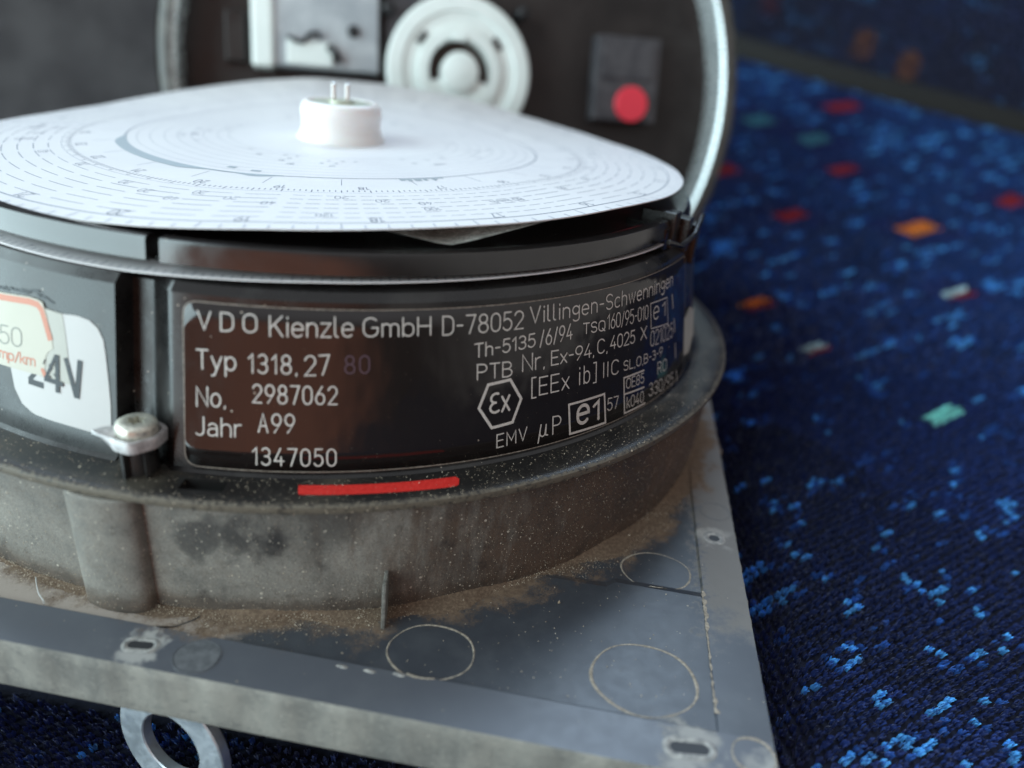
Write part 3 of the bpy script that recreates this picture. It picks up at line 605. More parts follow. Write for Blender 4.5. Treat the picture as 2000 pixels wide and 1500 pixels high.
# sealed screw at the foot of the channel
SP = on_z(268, 842, 21.6)
def at_screw(r, a, z): return (SP[0]+r*math.cos(R_(a)), SP[1]+r*math.sin(R_(a)), z)
mb = MB(); mb.lathe([(2.0, 16.8), (1.9, 20.4), (0.01, 20.4)], 32, mp=at_screw)
for a in (-62, -120): mb.box(at_screw(2.2, a, 18.6), (1.0, .42, 3.4), ((math.cos(R_(a)), math.sin(R_(a)), 0), (-math.sin(R_(a)), math.cos(R_(a)), 0), (0, 0, 1)))
post = mb.build('screw_post', M['gloss'], T, smooth_angle=40)
mb = MB(); rows = []
for i in range(64):
    a = 360*i/64; k = 1+.05*math.sin(R_(3*a+40))+.03*math.sin(R_(7*a)); lipk = max(0, 1-abs(((a-188+180) % 360)-180)/32)
    ro = 2.9*k+2.0*lipk**1.3; th = 1.45*(1-.86*min(1, lipk*1.6)); zt_ = 21.75+.35*lipk
    rows.append([at_screw(r, a, z) for r, z in ((.01, zt_-.75), (2.0*k, zt_-.7), (2.35*k, zt_-.05), (ro-.15, zt_), (ro, zt_-.2), (ro-.1, zt_-th), (.01, zt_-th))])
mb.grid(rows, True, closed_u=True); seal = mb.build('seal_cup', M['lead'], post, smooth_angle=45)
mb = MB(); hz = 21.3
mb.lathe([(2.15, hz), (2.22, hz+.15), (2.22, hz+1.15), (2.12, hz+1.45), (1.85, hz+1.64), (1.5, hz+1.7), (1.15, hz+1.7)], 40, mp=at_screw)
star = [(1.15 if i % 2 else .72) for i in range(12)]
lo = [at_screw(star[i]*.98, 30*i, hz+1.7) for i in range(12)]; lo2 = [at_screw(star[i]*.95, 30*i, hz+.9) for i in range(12)]
ringo = [at_screw(1.15, 30*i, hz+1.7) for i in range(12)]
mb.grid([ringo, lo, lo2], False, closed_v=True); mb.add(lo2, [tuple(range(12))]); mb.build('screw_head', M['screw'], seal, smooth_angle=40)

# spindle knob that holds the chart
mb = MB(); mb.lathe([(7.7, 43.8), (7.6, 44.5), (7.1, 45.3), (6.8, 46.2), (6.75, 47.2), (6.9, 48.4), (6.9, 49.1), (6.75, 49.75), (6.35, 50.25), (5.95, 50.45), (5.6, 50.5), (5.5, 50.3)], 64)
knob = mb.build('spindle_knob', M['knob'], T)
mb = MB(); mb.lathe([(5.55, 50.32), (3, 50.36), (0.01, 50.36)], 48); mb.lathe([(2.3, 50.36), (2.2, 50.8), (0.01, 50.8)], 32); mb.build('knob_cap', M['cap'], knob)
mb = MB(); 
for sx in (-1.25, 1.05): mb.box((sx, .1, 52.0), (.75, 1.5, 3.0))
mb.build('spindle_prong', M['pin'], knob, .2)

# ------------------------------------------------------------------ open lid (leans back behind the drum)
LC = np.array([32.6, 69.8, 49.2]); LR = 76.0; EL = R_(12)
LN = np.array([0, -math.cos(EL), math.sin(EL)]); LA = np.array([1.0, 0, 0]); LB = np.cross(LN, LA)*1.0
if LB[2] < 0: LB = -LB
def lid(x, y, d): return LC+LA*x+LB*y+LN*d
def lidp(r, a, d): return lid(r*math.cos(R_(a)), r*math.sin(R_(a)), d)
def px_lid(x, y, d): r = ray(x, y); P0 = LC+LN*d; X_ = CAM+r*(((P0-CAM)@LN)/(r@LN)); return float((X_-LC)@LA), float((X_-LC)@LB)
L0, L1 = -36, 201                                               # arc kept clear of the drum
mb = MB(); mb.lathe([(75.9, -.4), (76.0, 0.2), (76.05, -9.0), (72, -11.5)], 120, L0, L1, mp=lidp)
mb.add([lidp(72, a, -11.5) for a in np.linspace(L0, L1, 90)], [tuple(range(90))])
mb.add([lidp(76, L0, -.4), lidp(72, L0, -11.5), lidp(72, L1, -11.5), lidp(76, L1, -.4), lidp(71.3, L1, -9.4), lidp(71.3, L0, -9.4)], [(0, 1, 2, 3, 4, 5)])
lid_o = mb.build('lid', M['rimdark'], T, smooth_angle=35)
mb = MB(); mb.lathe([(71.2, -9.4), (71.3, -1.0), (71.8, .1), (72.4, .5)], 120, L0, L1, mp=lidp); mb.build('rim_bead', M['rim'], lid_o)
mb = MB(); mb.lathe([(72.45, .52), (74.6, .5), (75.85, -.1), (75.95, -.45)], 120, L0, L1, mp=lidp); mb.build('rim_gasket', M['rimdark'], lid_o)
mb = MB(); rows = [[lidp(r, a, -9.4) for r in np.linspace(71.3, 20, 6)] for a in np.linspace(-12, 192, 60)]
P = [lidp(71.4, a, -9.4) for a in np.linspace(L0, L1, 80)]; mb.add(P, [tuple(range(80))]); mb.build('inner_panel', M['lidfloor'], lid_o)
# nylon time wheel
gx, gy = px_lid(897, 141, -2); 
def gp(r, a, d): return lid(gx+r*math.cos(R_(a)), gy+r*math.sin(R_(a)), d)
gr = 0.5*(px_lid(1037, 141, -2)[0]-px_lid(757, 141, -2)[0])
mb = MB(); mb.lathe([(gr-.4, -6), (gr, -5.5), (gr, -2.2), (gr-.5, -1.8), (gr*.80, -1.7), (gr*.77, -2.4), (gr*.58, -2.5), (gr*.57, -1.4), (gr*.43, -1.3), (gr*.425, -6)], 72, mp=gp)
mb.lathe([(gr*.26, -6), (gr*.26, -.6), (gr*.2, -.2), (0.01, -.1)], 40, mp=gp); mb.lathe([(gr*.43, -1.7), (gr*.255, -1.6)], 30, 200, 340, mp=gp)  # hub, then a pale wedge across the lower gap standing in for glare
dk = MB(); dk.lathe([(gr*.41, -5.2), (0.01, -5.2)], 40, mp=gp); dk.build('wheel_recess', simple('brown_recess', (.03, .016, .011), .5).m, lid_o)
wheel = mb.build('time_wheel', M['gear'], lid_o, smooth_angle=35)
mb = MB()
for a in (38, 142): 
    c = gp(gr*.66, a, -2.35); mb.box(c, (3.4, 1.5, .4), (LA*math.cos(R_(a+90))+LB*math.sin(R_(a+90)), LA*math.cos(R_(a))+LB*math.sin(R_(a)), LN))
mb.build('wheel_slot', M['darkpart'], lid_o)
mb = MB(); mb.box(gp(gr*.43, 92, -1.0), (3.4, 1.6, .8), (LA, LB, LN)); mb.build('wheel_catch', M['gear'], lid_o, .3)
# tin gear box at the left, with a bent wire spring
def lbox(mb, x0, y0, x1, y1, d0, d1):
    a, b = px_lid(x0, y1, d1), px_lid(x1, y0, d1); mb.box(lid((a[0]+b[0])/2, (a[1]+b[1])/2, (d0+d1)/2), (abs(b[0]-a[0]), abs(b[1]-a[1]), d1-d0), (LA, LB, LN))
mb = MB(); lbox(mb, 515, -140, 742, 126, -9.4, -2.6); box = mb.build('gear_box', M['tin'], lid_o, .5)
mb = MB(); lbox(mb, 492, -140, 530, 128, -9.4, -1.6); mb.build('box_flange', M['gear'], lid_o, .8)
mb = MB(); lbox(mb, 560, 84, 650, 124, -2.5, -1.9); mb.build('box_tab', M['gear'], lid_o, .5)
mb = MB(); pts = [(563, 70), (578, 80), (592, 82), (602, 70), (612, 64), (622, 66), (624, 76)]
mb.tube([lid(*px_lid(x, y, -1.6), -1.5+.2*(i % 2)) for i, (x, y) in enumerate(pts)], .55, 8)
mb.tube([lid(*px_lid(x, y, -1.6), -1.4) for x, y in ((640, 90), (655, 104), (662, 122))], .9, 8); mb.build('wire_spring', M['darkpart'], lid_o)
mb = MB(); lbox(mb, 752, -140, 872, 150, -9.3, -5.5); mb.build('side_block', M['block'], lid_o, .5)
for x, y in ((690, 62), (760, 14), (1022, 24)):
    cx_, cy_ = px_lid(x, y, -2.5); mb = MB(); mb.lathe([(1.5, -9.4), (1.5, -2.0), (1.2, -1.7), (0.01, -1.7)], 16, mp=lambda r, a, d: lid(cx_+r*math.cos(R_(a)), cy_+r*math.sin(R_(a)), d)); mb.build('screw', M['darkpart'], lid_o)
mb = MB(); lbox(mb, 440, 20, 478, 118, -9.3, -6.5); mb.build('small_bracket', M['lidfloor'], lid_o, .5)
mb = MB(); lbox(mb, 1158, 78, 1292, 232, -9.4, -3.6); lbox(mb, 1172, 90, 1280, 150, -3.5, -3.0); blk_o = mb.build('button_block', M['block'], lid_o, .6)
bx, by = px_lid(1234, 203, -2.4); br = .5*(px_lid(1266, 203, -2.4)[0]-px_lid(1203, 203, -2.4)[0])
mb = MB(); mb.lathe([(br, -3.6), (br, -2.75), (br-.15, -2.6), (0.01, -2.6)], 36, mp=lambda r, a, d: lid(bx+r*math.cos(R_(a)), by+r*math.sin(R_(a)), d)); mb.build('red_button', M['dot'], lid_o, smooth_angle=20)
mb = MB()
mb.tube([pol(60.5, 62, 38.0), pol(66, 63, 36.5), lid(2, -14, -9.6)], [2.2, 2.4, 2.8], 12)
mb.build('hinge_arm', M['gloss'], lid_o, .6)

# ------------------------------------------------------------------ chart discs
EA = [-129, -118, -111, -98.5, -86, -77, -68, -60, -54, -47, -39, -33, -25, -17, -10, -3, 10, 20, 35, 46, 62, 80, 97, 109, 120, 131, 143, 155, 167, 200, 231]
EZ = [42.0, 42.35, 42.8, 43.9, 44.5, 44.85, 45.05, 45.3, 45.5, 45.4, 45.05, 44.9, 44.7, 44.4, 44.3, 44.0, 43.9, 43.8, 44.5, 45.3, 47.3, 48.3, 48.4, 47.1, 45.4, 43.8, 42.2, 41.6, 41.6, 41.6, 42.0]
fine = np.arange(-129, 231, 1.0); ez = np.interp(fine, EA, EZ); ker = np.hanning(9); ker /= ker.sum(); ez = np.convolve(np.concatenate([ez[-12:], ez, ez[:12]]), ker, 'same')[12:-12]
def edge_z(a): a = (a+129) % 360-129; return float(np.interp(a, fine, ez, period=360))
RD = 59.9
def disc_z(r, a):
    t = max(0, min(1, (r-8)/(RD-8))); base = 44.2; k = t**1.5; return base+(edge_z(a)-base)*k+.25*math.sin(t*math.pi)
def disc_mesh(zf, r0, r1, th, na=240, nr=26):
    mb = MB(); rs = np.linspace(r0, r1, nr)
    mb.grid([[pol(r, 360*i/na, zf(r, 360*i/na)) for r in rs]+[pol(r, 360*i/na, zf(r, 360*i/na)-th) for r in rs[::-1]] for i in range(na)], True, closed_u=True, closed_v=True); return mb
chart = tag(disc_mesh(disc_z, 5.0, RD, .16).build('chart_disc', M['chart'], None, smooth_angle=50), 'white paper chart disc printed with fine rings, held under the white knob', 'chart disc')
def pmap(off): return lambda r, a: pol(r*.976, a, disc_z(r*.976, a)+off)
def arc_line(mb, r, a0, a1, w, mp=None, st=1.5):
    mp = mp or pmap(.03); n = max(2, int(abs(a1-a0)/st)); full = abs(a1-a0) >= 360
    rows = [[mp(r-w/2, a0+(a1-a0)*i/n), mp(r+w/2, a0+(a1-a0)*i/n)] for i in range(n+1)]; mb.grid(rows, False)
def text_on_disc(mb, text, r, a, h, sw=.14, kx=.9, off=.035, center=True):
    st, W = layout(text, .22, .4); mp = pmap(off)
    for i, s in enumerate(st):
        f = lambda x, y: mp(r+y, a-math.degrees(x/(r+h/2)))
        ribbon(mb, [((x-W/2 if center else x)*h*kx, y*h) for x, y in s], sw, lambda x, y, f=f: f(x, y))
mb = MB()
arc_line(mb, 58.9, -180, 180, .17)
for r, w in ((56.7, .09), (54.6, .09), (52.4, .1), (50.3, .1), (48.2, .1), (46.2, .08)):      # dashed speed rings
    a = -180.0; k = 0
    while a < 178:
        L = 2.6 if -100 < a < -60 else 7.5
        arc_line(mb, r, a, a+L*.74, w); a += L; k += 1
for r in (35.4,): arc_line(mb, r, -180, 180, .22)
for r in (44.4, 33.6, 31.6, 29.4, 27.4, 25.2, 23.3, 21.0, 19.2): 
    arc_line(mb, r, -180, 180, .045)
for i in range(720):                                               # minute ticks
    a = -180+i*.5; big = i % 30 == 0; mid = i % 5 == 0
    if mid: mb.add([pmap(.034)(60.1 if not big else 59.4, a-.05), pmap(.034)(61.3, a-.05), pmap(.034)(61.3, a+.05), pmap(.034)(60.1 if not big else 59.4, a+.05)], [(0, 1, 2, 3)])
for i in range(360):
    a = -180+i; mb.add([pmap(.034)(43.0, a-.09), pmap(.034)(43.7 if i % 5 else 44.2, a-.09), pmap(.034)(43.7 if i % 5 else 44.2, a+.09), pmap(.034)(43.0, a+.09)], [(0, 1, 2, 3)])
for h_ in range(1, 25):
    a = -86-(h_-18)*15 if True else 0
    text_on_disc(mb, str(h_), 56.9, a, 1.75, .13)
    text_on_disc(mb, str(h_), 41.0, a, 1.5, .13)
    for r in (44.6, 36.5): pass
for base in (-92, 28, 148):
    for k, s in enumerate(("120", "100", "80 km/h", "60", "40", "20")): text_on_disc(mb, s, 54.7-2.1*k+(.2 if k else .3), base+14*k*1.0+(0 if k != 2 else -1), 1.25 if k < 4 else 1.4, .10)
for base in (-114, -100, -78, 10, 100, 190): 
    for k, s in enumerate(("40", "20", "20")): text_on_disc(mb, s, 49.8-1.8*k, base-6*k, 1.4, .09)
for a in np.arange(-180, 180, 15): ribbon(mb, [(36.2, a), (40.2, a)], .1, lambda r, a_: pmap(.036)(r, a_), caps=False) if False else mb.add([pmap(.036)(36.2, a-.06), pmap(.036)(40, a-.06), pmap(.036)(40, a+.06), pmap(.036)(36.2, a+.06)], [(0, 1, 2, 3)])
for k in range(60): 
    a = random.uniform(-180, 180); r = random.choice((19.9, 22, 24.1, 26.2)); text_on_disc(mb, random.choice(("1", "0", "5", "9", "20", "10")), r, a, .9, .09)
mb.build('printing', M['print'], chart)
mb = MB()                                                           # stylus trace: a thick grey-blue arc with bursts
n = 90
rows = []
for i in range(n+1):
    a = -172+(-103+172)*i/n; w = 1.8*math.sin(min(1, i/14)*math.pi/2)*(1 if a < -128 else max(.16, 1-(a+128)/9*1.0)); 
    if a > -117: w = max(w, 1.1*math.exp(-((a+109)/4)**2)+.25)
    rows.append([pmap(.045)(35.1, a), pmap(.045)(35.1+w*.55+.1*math.sin(i), a), pmap(.045)(35.1+w, a)])
mb.grid(rows, False)
for a, r, w, l in ((-119.5, 32.5, .9, 2.4), (-112.3, 33.2, .8, 2.6)): arc_line(mb, r, a, a+l, w, pmap(.046))
for k in range(20): a = -77+k*.55; h_ = random.uniform(.4, 2.0); mb.add([pmap(.047)(35.6, a), pmap(.047)(35.6+h_, a), pmap(.047)(35.6+h_, a+.42), pmap(.047)(35.6, a+.42)], [(0, 1, 2, 3)])
mb.build('stylus_trace', M['trace'], chart)

EA2 = [-180, -150, -128, -119, -112, -103, -93, -83, -71, -55, -43, -20, 60, 180]; EZ2 = [38.6, 38.3, 38.15, 38.1, 38.15, 38.5, 38.85, 39.0, 39.1, 39.1, 39.0, 38.9, 38.8, 38.6]
def disc2_z(r, a): a = (a+180) % 360-180; t = max(0, min(1, (r-50)/11.7)); return 38.75+(float(np.interp(a, EA2, EZ2))-38.75)*t
ch2 = tag(disc_mesh(disc2_z, 57.8, 61.75, .15, 240, 6).build('chart_disc', M['chart'], None, smooth_angle=50), 'lower paper chart disc, only its pale rim showing under the black ring', 'chart disc')
mb = MB()
for i in range(360):
    a = -180+i; mb.add([pol(r, b, disc2_z(r, b)+.03) for r, b in ((60.6 if i % 5 else 60.1, a-.05), (61.45, a-.05), (61.45, a+.05), (60.6 if i % 5 else 60.1, a+.08))], [(0, 1, 2, 3)])
mb.build('printing', M['print'], ch2)

# film corner poking out under the chart
t = NT("clear_film"); nz = t.noise(.9, 6, .75, (1, 1, 1), 1.2); t.set(Base_Color=t.mix(t.mr(nz, .4, .62), (.42, .41, .37), (.85, .84, .78)), Roughness=.45, Alpha=.9); t.bump(nz, .4, .1); M['film'] = t.m
pL, pT, pR = on_z(745, 448, 44.1), on_z(880, 481, 42.55), on_z(1100, 424, 45.2); tip = rounded([pL[:2], pT[:2], pR[:2]], [.2, 2.2, .2], 10)
inn = np.array([0, 0, 43.8]); mb = MB(); edge = [np.array(pL)+(np.array(pT)-np.array(pL))*k/10 for k in range(9)]+[np.array(pT)+np.array([-.75+.15*k*1.0, .55-abs(k-5)*.0+.05*(k-5)**2*.08, .05]) for k in range(2, 9)]+[np.array(pT)+(np.array(pR)-np.array(pT))*k/10 for k in range(2, 11)]
rows = [[p, p*.93+np.array([0, 0, 43.4])*.07-np.array([0, 0, .25]), np.array([p[0]*.72, p[1]*.72, 43.2])] for p in edge]
mb.grid(rows, True); tag(mb.build('film_corner', M['film'], None), 'translucent grey film corner poking out under the white chart disc', 'film')

# ------------------------------------------------------------------ dust grains on flange, housing and plate (countless: one mesh)
mb_v, mb_f = [], []
def grain(p, s, sq=1.0):
    k = len(mb_v); B = np.array([(1, 0, 0), (-1, 0, 0), (0, 1, 0), (0, -1, 0), (0, 0, 1), (0, 0, -1)], float)*s*(1+.5*rng.uniform(-1, 1, (6, 1)))
    q, _ = np.linalg.qr(rng.normal(size=(3, 3))); mb_v.extend([tuple(v) for v in (B@q)*np.array([1, 1, sq])+np.array(p)])
    mb_f.extend([tuple(i+k for i in f) for f in ((0, 2, 4), (2, 1, 4), (1, 3, 4), (3, 0, 4), (2, 0, 5), (1, 2, 5), (3, 1, 5), (0, 3, 5))])
def gs(lo=.03, hi=.12): return lo+(hi-lo)*random.random()**2.6
for _ in range(2300): a = random.uniform(-140, -25); r = random.uniform(67.3, 72.3); grain(pol(r, a, 16.9), gs(.025, .10), .7) if not (-105 < a < -100 and 68.2 < r < 70.6) else None
for _ in range(6500): a = random.uniform(-135, -30); z = random.uniform(.3, 15) if random.random() < .6 else 15*random.random()**2; grain(pol(wall_r(a, z)+.01, a, z), gs(.018, .075))
for _ in range(6500):
    a = random.uniform(-135, -30); r = 70.3+abs(random.gauss(0, 2.0 if a > -105 else 1.0)); z = -.5+.6*math.exp(-(r-70.3)/1.2); grain(pol(r, a, z), gs(.025, .10), .8)
for _ in range(700):
    u, v = random.uniform(-40, 67), random.uniform(-73.5, -45)
    if np.hypot(*(EXV*u+EYV*v)[:2]) > 71: grain(uv(u, v, floor_z(u, v)+.02), gs(.03, .11))
for _ in range(420): a = random.uniform(-130, -45); z = random.uniform(17, 37); grain(pol(cone_r(z)+.16, a, z), gs(.016, .042))
for x, y, s in ((1091, 1176, .24), (905, 1172, .14), (812, 1085, .15), (1229, 1045, .2)): grain(on_z(x, y, .1), s)
g = MB(); g.v, g.f, g.sm = mb_v, mb_f, [False]*len(mb_f)
me = bpy.data.meshes.new('dust_grains'); me.from_pydata([(x*MM, y*MM, z*MM) for x, y, z in mb_v], [], mb_f); me.materials.append(M['grain'])
go = bpy.data.objects.new('dust_grains', me); C.objects.link(go); go.parent = T; go.location = -T.location; go['kind'] = 'stuff'
# bank of soil lying against the foot of the drum
mb = MB(); rows = []
for i in range(361):
    a = -150+i*.35; lw = max(.0, min(1, (a+112)/14)); w = .9+1.7*lw+(1.3*math.sin(a*.21)+.8*math.sin(a*.63+1))*(.25+.75*lw); w = max(.5, w); h_ = (.75+.3*math.sin(a*.33+2))*(.45+.55*lw); 
    if -45 < a: w += 1.5
    rows.append([pol(70.3+w*k+.14*random.uniform(-1, 1), a, -.56+(h_+.5*0)*max(0, 1-k)**1.6+.03*random.uniform(0, 1)*(1 if k < 1 else 0)) for k in (0, .12, .25, .4, .55, .7, .85, 1.0)])
mb.grid(rows, True); sb = mb.build('soil_bank', m_worn("brown_soil", (.10, .064, .041), (.18, .128, .087), .95, 2.5), T); sb['kind'] = 'stuff'

# ------------------------------------------------------------------ washer tucked under the plate and a loose thread
WC = on_z(341, 1449, -15.6); Wd = -ray(341, 1449); WN = .70*Wd+.71*(-CR*.74-CU*.67); WN /= np.linalg.norm(WN)
wa = np.cross((0, 0, 1), WN); wa /= np.linalg.norm(wa); wb = np.cross(WN, wa)
mb = MB(); mb.lathe([(4.45, -.7), (4.4, .55), (4.55, .7), (8.0, .7), (8.15, .55), (8.15, -.55), (8.0, -.7), (4.45, -.7)], 72, mp=lambda r, a, z: WC-np.array([0,0,8.3])*0+wa*r*math.cos(R_(a))+wb*r*math.sin(R_(a))+WN*z)
wash = mb.build('washer', M['steel'], None, smooth_angle=30); tag(wash, 'bluish steel washer lying loose under the front edge of the plate', 'washer')
mb = MB(); mb.tube([on_z(x, y, z) for x, y, z in ((70, 1128, -.2), (72, 1146, .1), (76, 1160, .2), (85, 1173, .1), (86, 1180, -.1))], .07, 6)
tag(mb.build('thread', M['sticker'], None), 'short white thread lying on the dusty left part of the plate', 'thread')

# ------------------------------------------------------------------ seat: cushion, backrest, pile
S = tag(empty('seat', (120, 60, -60)), 'dark blue patterned seat with bright blue, red and orange flecks, under the instrument', 'seat')
NB = np.array([.66, .75]); NB /= np.linalg.norm(NB); NS = np.array([NB[1], -NB[0]])
CD = 357.0
def crease_z(s): return 52-.155*(s-30)
def cush(s, d):
    t = max(0, (d-10)/(CD-10)); p = NB*d+NS*s; k = max(0, min(1, (p@EXV[:2]-46)/38)); k = k*k*(3-2*k); z0 = -24+15.5*k; z = z0+(crease_z(s)-z0)*t**1.35
    z += 1.0*math.sin(s*.02+d*.013)
    if d > CD-22: k = (d-(CD-22))/22; z -= 7*k*k
    p = NB*d+NS*s; return np.array([p[0], p[1], z])
def back(s, h):
    k = h/240; d = CD+1+10*(1-math.exp(-h/9.0))*0+ 34*k*1.2-12*math.exp(-h/14.0)+12; p = NB*(d-11)+NS*s; return np.array([p[0], p[1], crease_z(s)-7+h])
s0, s1 = -340, 300
mb = MB(); mb.grid([[cush(s, d) for d in np.linspace(-170, CD, 90)] for s in np.linspace(s0, s1, 80)], True)
t = NT("seat_cloth"); nz = t.noise(1.2, 4); t.set(Base_Color=t.mix(nz, (.0025, .004, .014), (.006, .010, .032)), Roughness=.95); t.bump(nz, .5, .4); M['cloth'] = t.m
cu = mb.build('cushion', M['cloth'], S)
mb = MB(); mb.grid([[back(s, h) for h in list(np.linspace(0, 30, 16))+list(np.linspace(36, 330, 40))] for s in np.linspace(s0, s1, 80)], True)
bk = mb.build('backrest', M['cloth'], S)
mb = MB(); mb.tube([cush(s, CD-7)+np.array([0, 0, 1.2]) for s in np.linspace(s0, s1, 70)], 10.5, 14); mb.build('piping', simple("olive_piping", (.006, .0063, .0048), .85).m, S)

# woven pile: each tuft is a small sheaf of fibres of one colour
def hash2(i, j, k=0): x = np.sin(i*127.1+j*311.7+k*74.7)*43758.5453; return x-np.floor(x)
def vnoise(x, y, k=0):
    i, j = np.floor(x), np.floor(y); u, v = x-i, y-j; u, v = u*u*(3-2*u), v*v*(3-2*v)
    return (hash2(i, j, k)*(1-u)+hash2(i+1, j, k)*u)*(1-v)+(hash2(i, j+1, k)*(1-u)+hash2(i+1, j+1, k)*u)*v
PALE = np.array([.10, .40, .82]); MID = np.array([.025, .10, .37]); NAVY = np.array([.018, .040, .175]); BLACKB = np.array([.008, .013, .055])
def px_cush(x, y):
    r = ray(x, y); lo, hi = 60., 900.
    for _ in range(50):
        m = (lo+hi)/2; P = CAM+r*m; d = P[:2]@NB; s = P[:2]@NS
        if P[2] > cush(s, d)[2]: lo = m
        else: hi = m
    P = CAM+r*lo; return float(P[:2]@NS), float(P[:2]@NB)
# weave axes follow the flecks, which lie slantwise on the cushion
q0, q1 = np.array(px_cush(1790, 838)), np.array(px_cush(1892, 792)); wx = (q1-q0)/np.linalg.norm(q1-q0); wy = np.array([-wx[1], wx[0]])
TURQ, ORNG, REDC, WHIT = (.36, .85, .78), (.85, .30, .05), (.40, .028, .04), (.60, .80, .82)
flecks = []
for x, y, c, c2, l, w in ((1840, 815, TURQ, None, 11.5, 6), (1790, 450, ORNG, None, 17, 12), (1478, 598, ORNG, REDC, 10, 8), (1590, 685, WHIT, REDC, 9, 7), (1866, 577, WHIT, REDC, 11, 8), (1970, 396, REDC, None, 15, 11), (1646, 335, REDC, None, 15, 11),
                          (1642, 211, REDC, None, 20, 13), (1545, 424, REDC, None, 13, 10), (1411, 335, REDC, None, 13, 13), (1480, 238, (.07, .25, .33), None, 16, 16), (1588, 275, (.07, .25, .33), None, 16, 14), (1808, 238, (.2, .03, .02), None, 18, 12)):
    flecks.append((np.array(px_cush(x, y)), np.array(c), None if c2 is None else np.array(c2), l, w))
def colour(S_, D_, on_back=False, lat=None):
    a = lat[0]; b = lat[1]; n = len(a); col = np.tile(NAVY, (n, 1))
    lowf = vnoise(S_/75, D_/75, 5); dark = (vnoise(S_/38, D_/38, 9) > .60); col[dark] = BLACKB*.6+NAVY*.4
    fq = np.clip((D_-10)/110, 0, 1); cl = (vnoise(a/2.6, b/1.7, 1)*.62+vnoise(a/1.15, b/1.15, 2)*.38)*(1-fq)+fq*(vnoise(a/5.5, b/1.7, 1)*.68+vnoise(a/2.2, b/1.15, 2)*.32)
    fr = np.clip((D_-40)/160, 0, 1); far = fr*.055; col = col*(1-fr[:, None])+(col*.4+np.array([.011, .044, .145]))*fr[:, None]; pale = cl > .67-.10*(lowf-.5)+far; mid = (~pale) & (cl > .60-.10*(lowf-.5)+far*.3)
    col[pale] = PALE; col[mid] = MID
    if not on_back:
        for c, k, k2, l, w in flecks:
            rel = np.stack([S_-c[0], D_-c[1]], -1); x = rel@wx; y = rel@wy; m = (abs(x) < l/2) & (abs(y) < w*.3); col[m] = k
            if k2 is not None: col[m & (y < -w*.08)] = k2
            clr = (abs(x) < l*.9) & (abs(y) < w*1.0) & ~m; col[clr] = NAVY
    col *= (.75+.5*hash2(a, b, 3))[:, None]; return col
def pile(name, surf, pts_sd, lat, parent, on_back=False, L=1.5, blades=16, bw=.27, spread=.50):
    n = len(pts_sd); S_, D_ = pts_sd[:, 0], pts_sd[:, 1]
    base = np.array([surf(s, d) for s, d in pts_sd]); e = .5
    nu = np.array([surf(s+e, d) for s, d in pts_sd])-base; nv = np.array([surf(s, d+e) for s, d in pts_sd])-base
    N = np.cross(nu, nv); N /= np.linalg.norm(N, axis=1)[:, None]; N *= np.where(N@np.array([-.3, -.4, .86]) < 0, -1, 1)[:, None]
    T1 = nu/np.linalg.norm(nu, axis=1)[:, None]; T2 = np.cross(N, T1)
    colr = colour(S_, D_, on_back, lat)
    B = np.repeat(np.arange(n), blades); m = len(B)
    ang = rng.uniform(0, 2*np.pi, m); rad = spread*np.sqrt(rng.uniform(0, 1, m)); o = T1[B]*(np.cos(ang)*rad)[:, None]+T2[B]*(np.sin(ang)*rad)[:, None]
    nap = T1[B]*.30+T2[B]*-.42
    lean = nap*rng.uniform(.8, 1.1, m)[:, None]-o*.15+T1[B]*rng.normal(0, .09, m)[:, None]+T2[B]*rng.normal(0, .09, m)[:, None]
    l = (L*rng.uniform(.7, 1.12, m))[:, None]; rot = rng.uniform(0, np.pi, m); wv = (T1[B]*np.cos(rot)[:, None]+T2[B]*np.sin(rot)[:, None])*bw/2
    p0 = base[B]+o*.8-N[B]*.1; p1 = base[B]+o+N[B]*l*.55+lean*l*.3; p2 = base[B]+o+N[B]*l*.93+lean*l*.75
    V = np.stack([p0-wv, p0+wv, p1+wv, p1-wv, p2+wv*.6, p2-wv*.6], 1).reshape(-1, 3)*MM
    k = np.arange(m)*6; F = np.concatenate([np.stack([k, k+1, k+2, k+3], 1), np.stack([k+3, k+2, k+4, k+5], 1)]).astype(np.int32)
    me = bpy.data.meshes.new(name); me.vertices.add(len(V)); me.vertices.foreach_set('co', V.astype(np.float32).ravel()); me.loops.add(F.size); me.loops.foreach_set('vertex_index', F.ravel())
    me.polygons.add(len(F)); me.polygons.foreach_set('loop_start', np.arange(0, F.size, 4, dtype=np.int32)); me.polygons.foreach_set('loop_total', np.full(len(F), 4, np.int32)); me.update()
    at = me.color_attributes.new('thread', 'FLOAT_COLOR', 'POINT'); cc = np.ones((len(V), 4), np.float32); jit = rng.uniform(.8, 1.2, m)
    cc[:, :3] = np.repeat(colr[B]*jit[:, None], 6, 0); at.data.foreach_set('color', cc.ravel())
    me.materials.append(M['yarn']); ob = bpy.data.objects.new(name, me); C.objects.link(ob); ob.parent = parent
    w = Vector((0, 0, 0)); q = parent
    while q is not None: w += q.location; q = q.parent
    ob.location = -w; ob['kind'] = 'stuff'; return ob
t = NT("yarn"); at = t.n.new("ShaderNodeAttribute"); at.attribute_name = 'thread'; t.set(Base_Color=at.outputs["Color"], Roughness=.62, Sheen_Weight=.15, Sheen_Roughness=.4, Specular_IOR_Level=.3); M['yarn'] = t.m
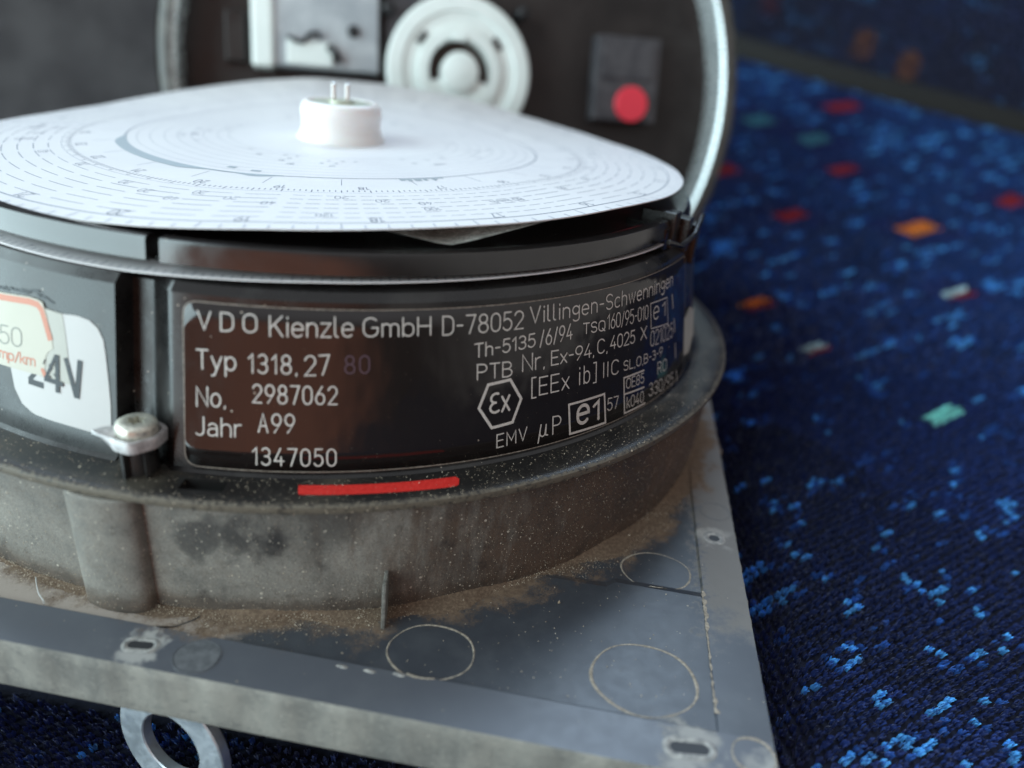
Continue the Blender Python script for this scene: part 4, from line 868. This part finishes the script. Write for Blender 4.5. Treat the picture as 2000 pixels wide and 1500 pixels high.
def lattice(pitch, surf, lim_d, test):
    r = int(900/pitch); I, J = np.meshgrid(np.arange(-r, r), np.arange(-r, r), indexing='ij'); I = I.ravel().astype(float); J = J.ravel().astype(float)
    x = (I+.5*(J % 2))*pitch; y = J*pitch*.9; P = x[:, None]*wx+y[:, None]*wy
    m = (P[:, 1] > lim_d[0]) & (P[:, 1] < lim_d[1]) & (P[:, 0] > s0) & (P[:, 0] < s1); P, I, J = P[m], I[m], J[m]
    p = np.stack([NB[0]*P[:, 1]+NS[0]*P[:, 0], NB[1]*P[:, 1]+NS[1]*P[:, 0]], -1); z = -24+76*np.clip((P[:, 1]-10)/(CD-10), 0, 1)**1.35
    Q = np.concatenate([p, z[:, None]], 1)-CAM; dep = Q@CF; sx = Q@CR/np.maximum(dep, 1); sy = -(Q@CU)/np.maximum(dep, 1)
    k = (dep > 40) & (abs(sx) < .80) & (abs(sy) < .62) & test(dep, p)
    P, I, J, dep, p = P[k], I[k], J[k], dep[k], p[k]
    u = p@EXV[:2]; v = p@EYV[:2]; under = (abs(u) < 66) & (v > -68) & (v < 50); k = ~under
    return P[k]+rng.normal(0, .1, (k.sum(), 2)), I[k], J[k]
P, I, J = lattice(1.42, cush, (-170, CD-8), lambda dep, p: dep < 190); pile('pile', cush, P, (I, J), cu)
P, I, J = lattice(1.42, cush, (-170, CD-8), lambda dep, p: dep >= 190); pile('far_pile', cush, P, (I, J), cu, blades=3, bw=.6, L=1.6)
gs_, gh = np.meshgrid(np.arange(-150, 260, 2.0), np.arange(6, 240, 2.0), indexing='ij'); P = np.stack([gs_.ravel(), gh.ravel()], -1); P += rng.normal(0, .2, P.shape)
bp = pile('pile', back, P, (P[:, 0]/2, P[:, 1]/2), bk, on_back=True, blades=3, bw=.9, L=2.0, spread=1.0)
# flecks woven into the backrest
def px_back(x, y):
    r = ray(x, y); best = None
    for s in np.arange(-150, 260, 4.0):
        for h in np.arange(4, 240, 4.0):
            X_ = back(s, h)-CAM; dd = X_-r*(X_@r); q = dd@dd
            if best is None or q < best[0]: best = (q, s, h)
    return best[1:]
ca = bp.data.color_attributes['thread']; arr = np.empty(len(ca.data)*4, np.float32); ca.data.foreach_get('color', arr); arr = arr.reshape(-1, 4)
pid = np.repeat(np.arange(len(P)), 3*6)
for x, y, c in ((1510, 8, REDC), (1686, 78, ORNG), (1771, 125, ORNG), (1440, 40, (.05, .16, .42)), (1480, 112, (.06, .12, .24))):
    s, h = px_back(x, y); m = ((P[:, 0]-s)/5.5)**2+((P[:, 1]-h)/8)**2 < 1; arr[np.isin(pid, np.where(m)[0]), :3] = np.array(c)*.8
ca.data.foreach_set('color', arr.ravel())

# ------------------------------------------------------------------ grey cloth-covered wall behind, at left
t = NT("grey_wall_cloth"); nz = t.noise(.05, 6, .6); n2 = t.noise(.9, 4); t.set(Base_Color=t.mix(t.mr(nz, .3, .7), (.050, .048, .051), (.092, .09, .092)), Roughness=.95); t.bump(n2, .6, .6); M['wall'] = t.m
mb = MB(); mb.box((-175, 190, 40), (420, 12, 420), ((.985, .17, 0), (-.17, .985, 0), (0, 0, 1))); tag(mb.build('wall', M['wall'], None, 2), kind='structure')
